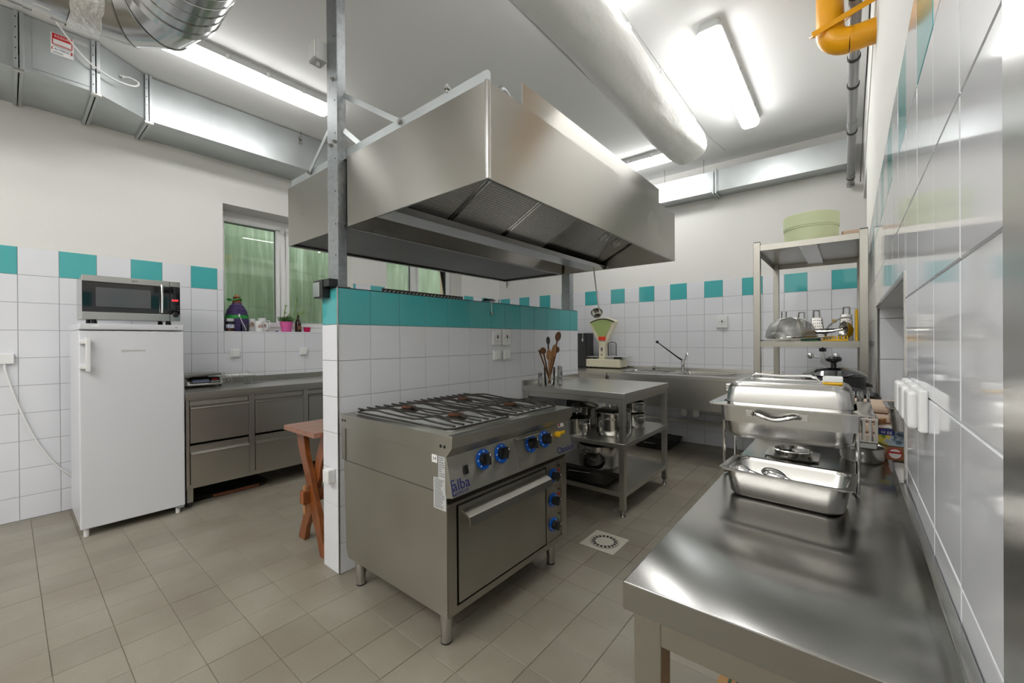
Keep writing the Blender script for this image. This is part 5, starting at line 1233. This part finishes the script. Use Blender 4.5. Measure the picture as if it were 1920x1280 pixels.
# ---- things on the rack
t = thing('cake_drum', 'pale green round two-tier tub on top of the steel rack', 'tub', (-.21, 3.72, 1.915))
MB().lathe([(0, 0), (.163, 0), (.163, .15), (.165, .15), (.165, .156), (.168, .16), (.168, .245), (.164, .247), (.164, .17), (0, .16)], (-.215, 3.72, 1.9155), 48).build('tub_body', 'celadon', t)
MB().lathe([(.1635, .146), (.1665, .148), (.1665, .153), (.1635, .155)], (-.215, 3.72, 1.9155), 48).build('rim', 'celadon', t)
t = thing('folded_board', 'pale wooden board lying on top of the rack right of the green tub', 'board', (.02, 3.7, 1.9155))
B('board', 'cloth', t, (-.03, .085, 3.36, 4.1, 1.9155, 1.955), bevel=.006); 
B('board_edge', 'woodprint', t, (-.035, -.03, 3.36, 4.1, 1.918, 1.952), bevel=.001)
t = tag(B('wooden_block', 'rustedge', None, (-.44, -.37, 3.45, 3.60, 1.9155, 1.945), bevel=.004), 'small red-brown block on the left end of the rack top', 'block')
rz = 1.2555
t = thing('food_cover', 'wire mesh food cover dome lying on the rack shelf', 'cover', (-.36, 3.6, rz))
MB().lathe([(.155, .03), (.150, .07), (.125, .12), (.08, .155), (.0, .168)], (-.325, 3.56, rz), 32).build('gauze_dome', 'gauze', t)
MB().tube([(-.325+.155*math.cos(2*math.pi*k/40), 3.56+.155*math.sin(2*math.pi*k/40), rz+.03) for k in range(40)], .006, n=8, closed=True).build('rim', 'mirror', t)
for a in (0, 60, 120):
    MB().tube([(-.325+q*math.cos(rad(a)), 3.56+q*math.sin(rad(a)), rz+z) for q, z in ((-.155, .03), (-.15, .07), (-.125, .121), (-.08, .156), (0, .169), (.08, .156), (.125, .121), (.15, .07), (.155, .03))], .0025, n=6).build('dome_wire', 'satin', t)
t = thing('sieve', 'smaller fine gauze sieve under the mesh dome', 'sieve', (-.36, 3.45, rz))
MB().lathe([(.105, .02), (.10, .045), (.075, .075), (.04, .09), (0, .094)], (-.355, 3.50, rz), 28).build('gauze_bowl', 'gauze', t)
MB().tube([(-.355+.105*math.cos(2*math.pi*k/36), 3.50+.105*math.sin(2*math.pi*k/36), rz+.02) for k in range(36)], .004, n=6, closed=True).build('rim', 'satin', t)
t = thing('serving_tray', 'shiny steel tray lying slanted under the mesh dome on the rack', 'tray', (-.3, 3.45, rz))
mb = MB(); mb.loft([rr(.20, .10, .03, 0), rr(.205, .105, .032, .006), rr(.20, .10, .03, .007)]); 
for v in mb.bm.verts: v.co = Matrix.Translation((-.28, 3.405, rz+.0125)) @ Matrix.Rotation(rad(-3), 4, 'Y') @ v.co
mb.build('tray_plate', 'mirror', t)
def grater(label, x, y, h, lean=0):
    t = thing('grater', label, 'grater', (x, y, rz), group='graters on the rack')
    mb = MB(); mb.loft([rr(.048, .038, .006, rz, x, y), rr(.034, .026, .006, rz+h, x+lean, y)], False, True); mb.build('grater_body', 'satin', t)
    hb = MB(); 
    hb.tube([(x+lean-.02, y, rz+h), (x+lean-.018+lean*.2, y, rz+h+.055), (x+lean+.018+lean*.2, y, rz+h+.055), (x+lean+.02, y, rz+h)], .006, n=8); hb.build('handle', 'satin', t)
    q = MB()
    for i in range(5):
        for j in range(7):
            xx = x-.03+.015*i; zz = rz+.02+j*(h-.04)/6; f = (zz-rz)/h; yy = y-.038*(1-f)-.026*f-.0006
            q.cyl((xx*(1-.25*f)+(x+lean)*.25*f, yy+.0004, zz), (xx*(1-.25*f)+(x+lean)*.25*f, yy-.0008, zz), .0032, n=6)
    q.build('cutting_hole', 'black', t)
grater('box grater on the rack seen through the middle of the dome', -.30, 3.95, .165, .01)
grater('box grater between the dome and the yellow rack basket', -.185, 3.95, .175, -.008)
grater('tall dark grater at the right end of the rack shelf', -.02, 4.08, .20, .004)
t = thing('slicer', 'flat steel vegetable slicer with two prongs at the left of the shelf', 'slicer', (-.41, 4.0, rz))
B('slicer_body', 'satin', t, (-.46, -.36, 3.95, 4.05, rz, rz+.165), bevel=.004)
for x in (-.425, -.395): MB().tube([(x, 4.0, rz+.165), (x, 4.0, rz+.235)], .005, n=8).build('prong', 'satin', t)
q = MB()
for i in range(5): q.cyl((-.445+.018*i, 3.9505, rz+.15), (-.445+.018*i, 3.949, rz+.15), .004, n=6)
q.build('cutting_hole', 'black', t)
t = thing('yellow_rack', 'small yellow plastic slotted tray at the front of the rack shelf', 'tray', (-.07, 3.38, rz))
B('tray_base', 'yellow_pl', t, (-.14, -.005, 3.32, 3.42, rz, rz+.012), bevel=.003)
for k in range(9): B('rib', 'yellow_pl', t, (-.128+k*.0145, -.121+k*.0145, 3.322, 3.418, rz+.012, rz+.034), bevel=.002)
t = thing('cutting_board', 'yellow cutting board standing on edge at the right of the shelf', 'board', (.035, 3.5, rz))
B('board', 'yellow_pl', t, (.030, .044, 3.345, 3.75, rz, rz+.20), bevel=.004); B('grip_hole', 'black', t, (.0295, .0445, 3.52, 3.60, rz+.165, rz+.185), bevel=0)
t = thing('mixing_bowl', 'steel bowl on its side before the yellow cutting board', 'bowl', (-.0, 3.6, rz))
MB().lathe([(0, -.04), (.035, -.034), (.058, -.012), (.068, .014), (.065, .014), (.056, -.011), (.034, -.031), (0, -.037)], (-.02, 3.68, rz+.0695), 32, (-.9, -.4, .1)).build('bowl_body', 'satin', t)
_n = Vector((-.9, -.4, .1)).normalized(); _u = _n.orthogonal().normalized(); _w = _n.cross(_u)
MB().tube([Vector((-.02, 3.68, rz+.0695))+_n*.014+(_u*math.cos(q*math.pi/18)+_w*math.sin(q*math.pi/18))*.0665 for q in range(36)], .002, n=5, closed=True).build('rim', 'mirror', t)
t = thing('green_box', 'green plastic box lid lying flat on the rack shelf', 'lid', (-.17, 3.42, rz))
B('lid_plate', 'greenpl', t, (-.25, -.15, 3.34, 3.55, rz, rz+.014), bevel=.004); B('lid_rim', 'greenpl', t, (-.247, -.153, 3.343, 3.547, rz+.014, rz+.02), bevel=.003)
for k, (x, y, a, lb) in enumerate(((-.13, 3.56, 20, 'dark handled skimmer among the utensils on the rack shelf'), (-.09, 3.50, -15, 'steel serving spoon among the utensils on the rack shelf'), (-.06, 3.60, 35, 'black handled turner among the utensils on the rack shelf'))):
    d = Vector((math.cos(rad(a)), math.sin(rad(a))*.6, 0)); c = Vector((x, y, rz+.055+.012*k))
    mb = MB(); mb.tube([c-d*.09, c, c+d*.06+Vector((0, 0, .012))], .006, n=8); o = mb.build('serving_utensil', 'black' if k != 1 else 'mirror'); tag(o, lb, 'utensil', 'utensils on the rack shelf')
    mb = MB(); mb.sphere(c-d*.115+Vector((0, 0, -.004)), .032, (1, .8, .35), 12); mb.build('utensil_head', 'mirror', o)
mb = MB(); mb.tube(smooth_path([(-.13, 3.82, rz+.05), (-.12, 3.81, rz+.10), (-.08, 3.80, rz+.14), (-.03, 3.79, rz+.165), (.015, 3.78, rz+.16)]), .006, n=8)
o = tag(mb.build('pastry_hoop', 'lgrey_pl'), 'pale curved handle arching over the utensils on the rack', 'utensil')
B('orange_clip', 'yellow_pl', o, (-.095, -.07, 3.80, 3.82, rz+.13, rz+.155), bevel=.003)

# ---- chafing dish on the counter
t = thing('chafing_dish', 'steel chafing dish with domed lid on the right counter', 'chafing dish', (-.13, 1.375, bz))
cx, cy = -.131, 1.372; zr = 1.094
hx, hy = .176, .135
MB().loft([rr(hx, hy, .018, zr, cx, cy), rr(hx, hy, .018, zr+.003, cx, cy), rr(hx-.03, hy-.03, .03, zr+.006, cx, cy), rr(hx-.032, hy-.032, .03, zr+.0, cx, cy)], True, True).build('rim', 'mirror', t)
MB().loft([rr(hx-.024, hy-.022, .03, zr, cx, cy), rr(hx-.026, hy-.024, .03, 1.048, cx, cy)], False, False).build('frame_band', 'satin', t)
MB().loft([rr(hx-.030, hy-.028, .035, zr, cx, cy), rr(hx-.034, hy-.032, .04, 1.02, cx, cy), rr(hx-.044, hy-.042, .04, 1.004, cx, cy), rr(hx-.07, hy-.07, .03, .998, cx, cy)], False, True).build('water_pan', 'satin', t)
lid = MB().loft([rr(hx-.036, hy-.034, .03, zr+.006, cx, cy, 8), rr(hx-.040, hy-.038, .032, zr+.046, cx, cy, 8), rr(hx-.046, hy-.044, .034, zr+.056, cx, cy, 8), rr(hx-.056, hy-.054, .036, zr+.0615, cx, cy, 8), rr(hx-.075, hy-.072, .03, zr+.0625, cx, cy, 8), rr(hx-.079, hy-.076, .03, zr+.059, cx, cy, 8), rr(hx-.085, hy-.08, .03, zr+.0585, cx, cy, 8)], False, True).build('lid', 'satin', t, angle=60)
MB().tube(smooth_path([(cx-.09, cy+.03, zr+.060), (cx-.085, cy+.03, zr+.075), (cx-.02, cy+.03, zr+.073), (cx+.05, cy+.03, zr+.075), (cx+.07, cy+.03, zr+.060)], 4), .004, n=8).build('lid_handle', 'chrome', lid)
hl = MB(); yy = cy-hy+.022
hl.tube(smooth_path([(cx-.068, yy-.002, 1.074), (cx-.056, yy-.018, 1.076), (cx-.018, yy-.022, 1.066), (cx+.022, yy-.018, 1.076), (cx+.034, yy-.002, 1.074)], 4), .006, n=8); hl.build('handle', 'mirror', t)
for s in (-1, 1):
    MB().obox((cx-.017+s*.060, yy-.001, 1.074), (.008, 0, 0), (0, .002, 0), (0, 0, .009)).build('handle_mount', 'mirror', t, bevel=.001)
for s in (-1, 1):
    x = cx+s*(hx-.030); fx_ = cx+s*(hx-.038)
    pts = [(x, cy-.075, 1.06), (x, cy-.075, .91), (x, cy-.07, .897), (fx_, cy-.045, .895), (fx_, cy+.045, .895), (x, cy+.07, .897), (x, cy+.075, .91), (x, cy+.075, 1.06)]
    MB().tube(pts, .0045, n=8).build('leg_frame', 'mirror', t)
B('hinge_tab', 'mirror', t, (cx-hx+.028, cx-hx+.042, cy-.05, cy-.02, zr+.03, zr+.05), bevel=.003)
t = thing('sponge', 'small yellow and white sponge on the chafing dish lid', 'sponge', (-.05, 1.33, zr+.06))
B('yellow_layer', 'yellow_pl', t, (-.053, -.012, 1.318, 1.355, zr+.0625, zr+.068), bevel=.002); B('white_layer', 'white_pl', t, (-.053, -.012, 1.318, 1.355, zr+.0682, zr+.082), bevel=.003)
t = thing('burner_holder', 'round steel fuel burner holder behind the chafing dish legs', 'burner', (-.145, 1.63, bz))
MB().loft([rr(.07, .06, .01, bz+.0005, -.145, 1.63), rr(.072, .062, .01, bz+.006, -.145, 1.63)]).build('holder_plate', 'mirror', t)
MB().lathe([(.05, .006), (.055, .02), (.05, .022), (.046, .008)], (-.145, 1.63, bz), 28).build('holder_ring', 'mirror', t); MB().cyl((-.125, 1.625, bz+.0065), (-.125, 1.625, bz+.022), .022, n=20).build('burner_can', 'satin', t, bevel=.002)
# small tray with cutlery
t = thing('steel_tray', 'small deep steel tray with serving spoons in front of the chafing dish', 'tray', (-.118, 1.185, bz), rad(-3.5))
hx, hy = .131, .080
mb = MB(); mb.loft([rr(hx-.026, hy-.022, .028, .0005), rr(hx-.018, hy-.016, .032, .008), rr(hx-.012, hy-.010, .03, .06), rr(hx, hy, .016, .064), rr(hx, hy, .016, .067), rr(hx-.013, hy-.011, .029, .066), rr(hx-.017, hy-.015, .029, .058), rr(hx-.022, hy-.020, .029, .010), rr(hx-.03, hy-.026, .025, .004)]); mb.build('tray_body', 'satin', t, local=True, angle=55)
mb = MB(); mb.loft([rr(hx-.03, hy-.028, .025, .0042), rr(hx-.032, hy-.03, .025, .0046)]); mb.build('tray_floor', 'mirror', t, local=True)
for (x0, y0, x1, y1, r_, lb) in ((-.205, 1.205, -.08, 1.165, .020, 'steel ladle lying at the left in the small tray'), (-.13, 1.20, -.03, 1.15, .026, 'steel serving spoon lying at the right in the small tray')):
    a, b = Vector((x0, y0, bz+.045)), Vector((x1, y1, bz+.034)); d = (b-a).normalized()
    mb = MB(); mb.tube(smooth_path([a, a+(b-a)*.3+Vector((0, 0, -.002)), a+(b-a)*.7+Vector((0, 0, .004)), b], 4), [.005]*13, n=8); o = tag(mb.build('serving_spoon', 'chrome'), lb, 'spoon', 'spoons in the small tray')
    mb = MB(); mb.sphere((0, 0, 0), 1, n=14)
    for v in mb.bm.verts: q = v.co.copy(); u = Vector((-d.y, d.x, 0)).normalized(); v.co = a-d*r_*.7 + d*q.x*r_*1.2 + u*q.y*r_*.85 + Vector((0, 0, q.z*r_*.5))
    mb.build('bowl', 'chrome', o)
# ---- things behind the chafing dish
t = thing('black_pot', 'wide dark pot with a black knobbed lid at the counter end', 'pot', (-.06, 2.62, bz))
MB().lathe([(0, 0), (.115, 0), (.125, .02), (.125, .195), (.122, .197), (.119, .19), (.119, .02), (0, .012)], (-.06, 2.62, bz+.0005), 36).build('pot_body', 'darkgrey', t)
l = MB().lathe([(.128, .196), (.130, .202), (.10, .222), (.05, .238), (0, .242)], (-.06, 2.62, bz+.0005), 36).build('lid', 'blackgloss', t)
MB().lathe([(.012, .236), (.012, .262), (.03, .270), (.034, .282), (.026, .292), (0, .295)], (-.06, 2.62, bz), 20).build('lid_knob', 'black', l)
MB().tube([(.065, 2.60, bz+.16), (.09, 2.585, bz+.16)], .010, n=8).build('handle', 'satin', t)
MB().tube([(-.185, 2.62, bz+.17), (-.215, 2.615, bz+.175)], .010, n=8).build('handle', 'satin', t)
t = thing('dark_pan', 'black roasting dish tilted right of the dark pot', 'pan', (.03, 2.35, bz))
mb = MB(); mb.loft([rr(.06, .09, .02, 0), rr(.075, .105, .025, .05), rr(.07, .10, .022, .05), rr(.056, .086, .02, .006)])
for v in mb.bm.verts: v.co = Matrix.Translation((.02, 2.36, bz+.105)) @ Matrix.Rotation(rad(14), 4, 'Y') @ v.co
mb.build('pan_body', 'black', t)
B('stand', 'satin', t, (-.04, .08, 2.28, 2.44, bz+.0005, bz+.085), bevel=.01)
t = thing('folded_towel', 'upper of the two folded beige towels lying across the hatch sill', 'towel', (.12, 2.05, bz+.07), group='towels in the hatch')
B('fold', 'cloth', t, (.0, .26, 1.98, 2.18, bz+.078, bz+.11), bevel=.014, seg=4); B('fold', 'cloth', t, (.005, .255, 1.985, 2.18, bz+.112, bz+.142), bevel=.014, seg=4)
t = thing('folded_towel', 'lower folded beige towel on the hatch sill', 'towel', (.12, 2.05, bz), group='towels in the hatch')
B('fold', 'cloth', t, (-.005, .27, 1.97, 2.19, bz+.001, bz+.037), bevel=.014, seg=4); B('fold', 'cloth', t, (-.003, .265, 1.975, 2.19, bz+.039, bz+.076), bevel=.014, seg=4)
t = thing('paper_carton', 'wood-print carton lying lowest by the hatch edge', 'carton', (.2, 1.8, bz))
B('carton_body', 'woodprint', t, (.070, .36, 1.752, 1.80, bz+.0005, bz+.044), bevel=.001)
q = MB().cyl((.110, 1.7522, bz+.022), (.110, 1.7505, bz+.022), .017, n=24).build('round_label', 'red', t); MB().cyl((.110, 1.7506, bz+.022), (.110, 1.7495, bz+.022), .0145, n=24).build('label_centre', 'paper', q); B('label_band', 'red', q, (.096, .124, 1.7492, 1.7496, bz+.023, bz+.029), bevel=0)
t = thing('foil_carton', 'blue printed foil roll carton marked 30 m, upside down', 'carton', (.2, 1.8, bz+.045))
B('carton_body', 'foodprint', t, (.071, .365, 1.752, 1.80, bz+.0455, bz+.100), bevel=.001)
b_ = B('blue_panel', 'navy', t, (.0715, .110, 1.7508, 1.752, bz+.078, bz+.0985), bevel=0)
text('30 m', .013, (.091, 1.7503, bz+.086), (-1, 0, 0), (0, 0, -1), 'paper', 'lettering', b_)
B('top_label', 'lgrey_pl', t, (.0715, .36, 1.753, 1.799, bz+.1002, bz+.1010), bevel=0)
t = thing('steel_container', 'deep steel food container on top of the foil carton', 'container', (.13, 1.9, bz))
MB().loft([rr(.048, .075, .018, bz+.1015, .150, 1.775), rr(.056, .083, .02, bz+.168, .150, 1.775), rr(.064, .091, .012, bz+.170, .150, 1.775), rr(.064, .091, .012, bz+.173, .150, 1.775), rr(.053, .08, .02, bz+.171, .150, 1.775), rr(.045, .072, .018, bz+.106, .150, 1.775)]).build('container_body', 'satin', t)
MB().tube([(.087+.0, 1.685, bz+.172), (.213, 1.685, bz+.172)], .002, n=6).build('rim', 'mirror', t)
t = thing('skewers', 'bundle of wooden skewers beside the steel food container', 'skewers', (.08, 1.78, bz+.101))
for k in range(12):
    MB().tube([(.060+.002*(k % 3), 1.765+.004*(k//3), bz+.104+.0032*(k % 6)), (.092, 1.80+.004*(k % 4), bz+.1045+.0032*(k % 6))], .0016, n=5).build('skewer', 'spoonwood', t)
kz = bz+.066
t = thing('cutlery_basket', 'steel slotted cutlery holder full of cutlery right of the chafing dish', 'basket', (.04, 1.70, kz))
B('basket_floor', 'satin', t, (.002, .066, 1.655, 1.755, kz, kz+.004), bevel=.001)
for k in range(9):
    y = 1.656+k*.0115; B('basket_bar', 'satin', t, (.002, .004, y, y+.006, kz+.004, kz+.07), (.064, .066, y, y+.006, kz+.004, kz+.07), bevel=0)
for k in range(5):
    x = .003+k*.014; B('basket_bar', 'satin', t, (x, x+.007, 1.655, 1.657, kz+.004, kz+.07), bevel=0)
B('basket_rim', 'satin', t, (.001, .067, 1.654, 1.658, kz+.066, kz+.073), (.001, .067, 1.752, 1.756, kz+.066, kz+.073), (.001, .005, 1.658, 1.752, kz+.066, kz+.073), (.063, .067, 1.658, 1.752, kz+.066, kz+.073), bevel=.001)
r = random.Random(9)
for k in range(12):
    x, y = .012+.021*(k % 3), 1.67+.022*(k//3); h = r.uniform(.11, .145)
    mb = MB(); tp = (x+r.uniform(-.012, .012), y+r.uniform(-.008, .008), kz+h); mb.tube([(x, y, kz+.005), tp], [.003, .0035], n=6); mb.sphere(tp, .008, (.5, 1, 1.5), 8)
    tag(mb.build('cutlery', 'chrome'), 'piece of steel cutlery standing in the slotted cutlery holder', 'cutlery', 'cutlery in the slotted holder')
t = thing('steel_saucepan', 'small steel saucepan on the counter between chafing dish and cartons', 'pot', (.04, 1.72, bz))
MB().lathe([(0, 0), (.05, 0), (.054, .008), (.056, .042), (.058, .045), (.053, .043), (.05, .01), (0, .006)], (.03, 1.705, bz+.0005), 28).build('pan_body', 'satin', t)
MB().tube([(.03, 1.65, bz+.035), (.03, 1.615, bz+.04)], .004, n=8).build('handle', 'satin', t)
t = thing('white_packet', 'small white packet lying on the saucepan under the cutlery holder', 'packet', (.05, 1.7, bz+.046))
B('packet_body', 'paper', t, (.0, .064, 1.66, 1.745, bz+.047, bz+.064), bevel=.003); B('packet_seam', 'lgrey_pl', t, (.064, .0675, 1.665, 1.74, bz+.053, bz+.056), bevel=.0005)
bpy.context.view_layer.update()
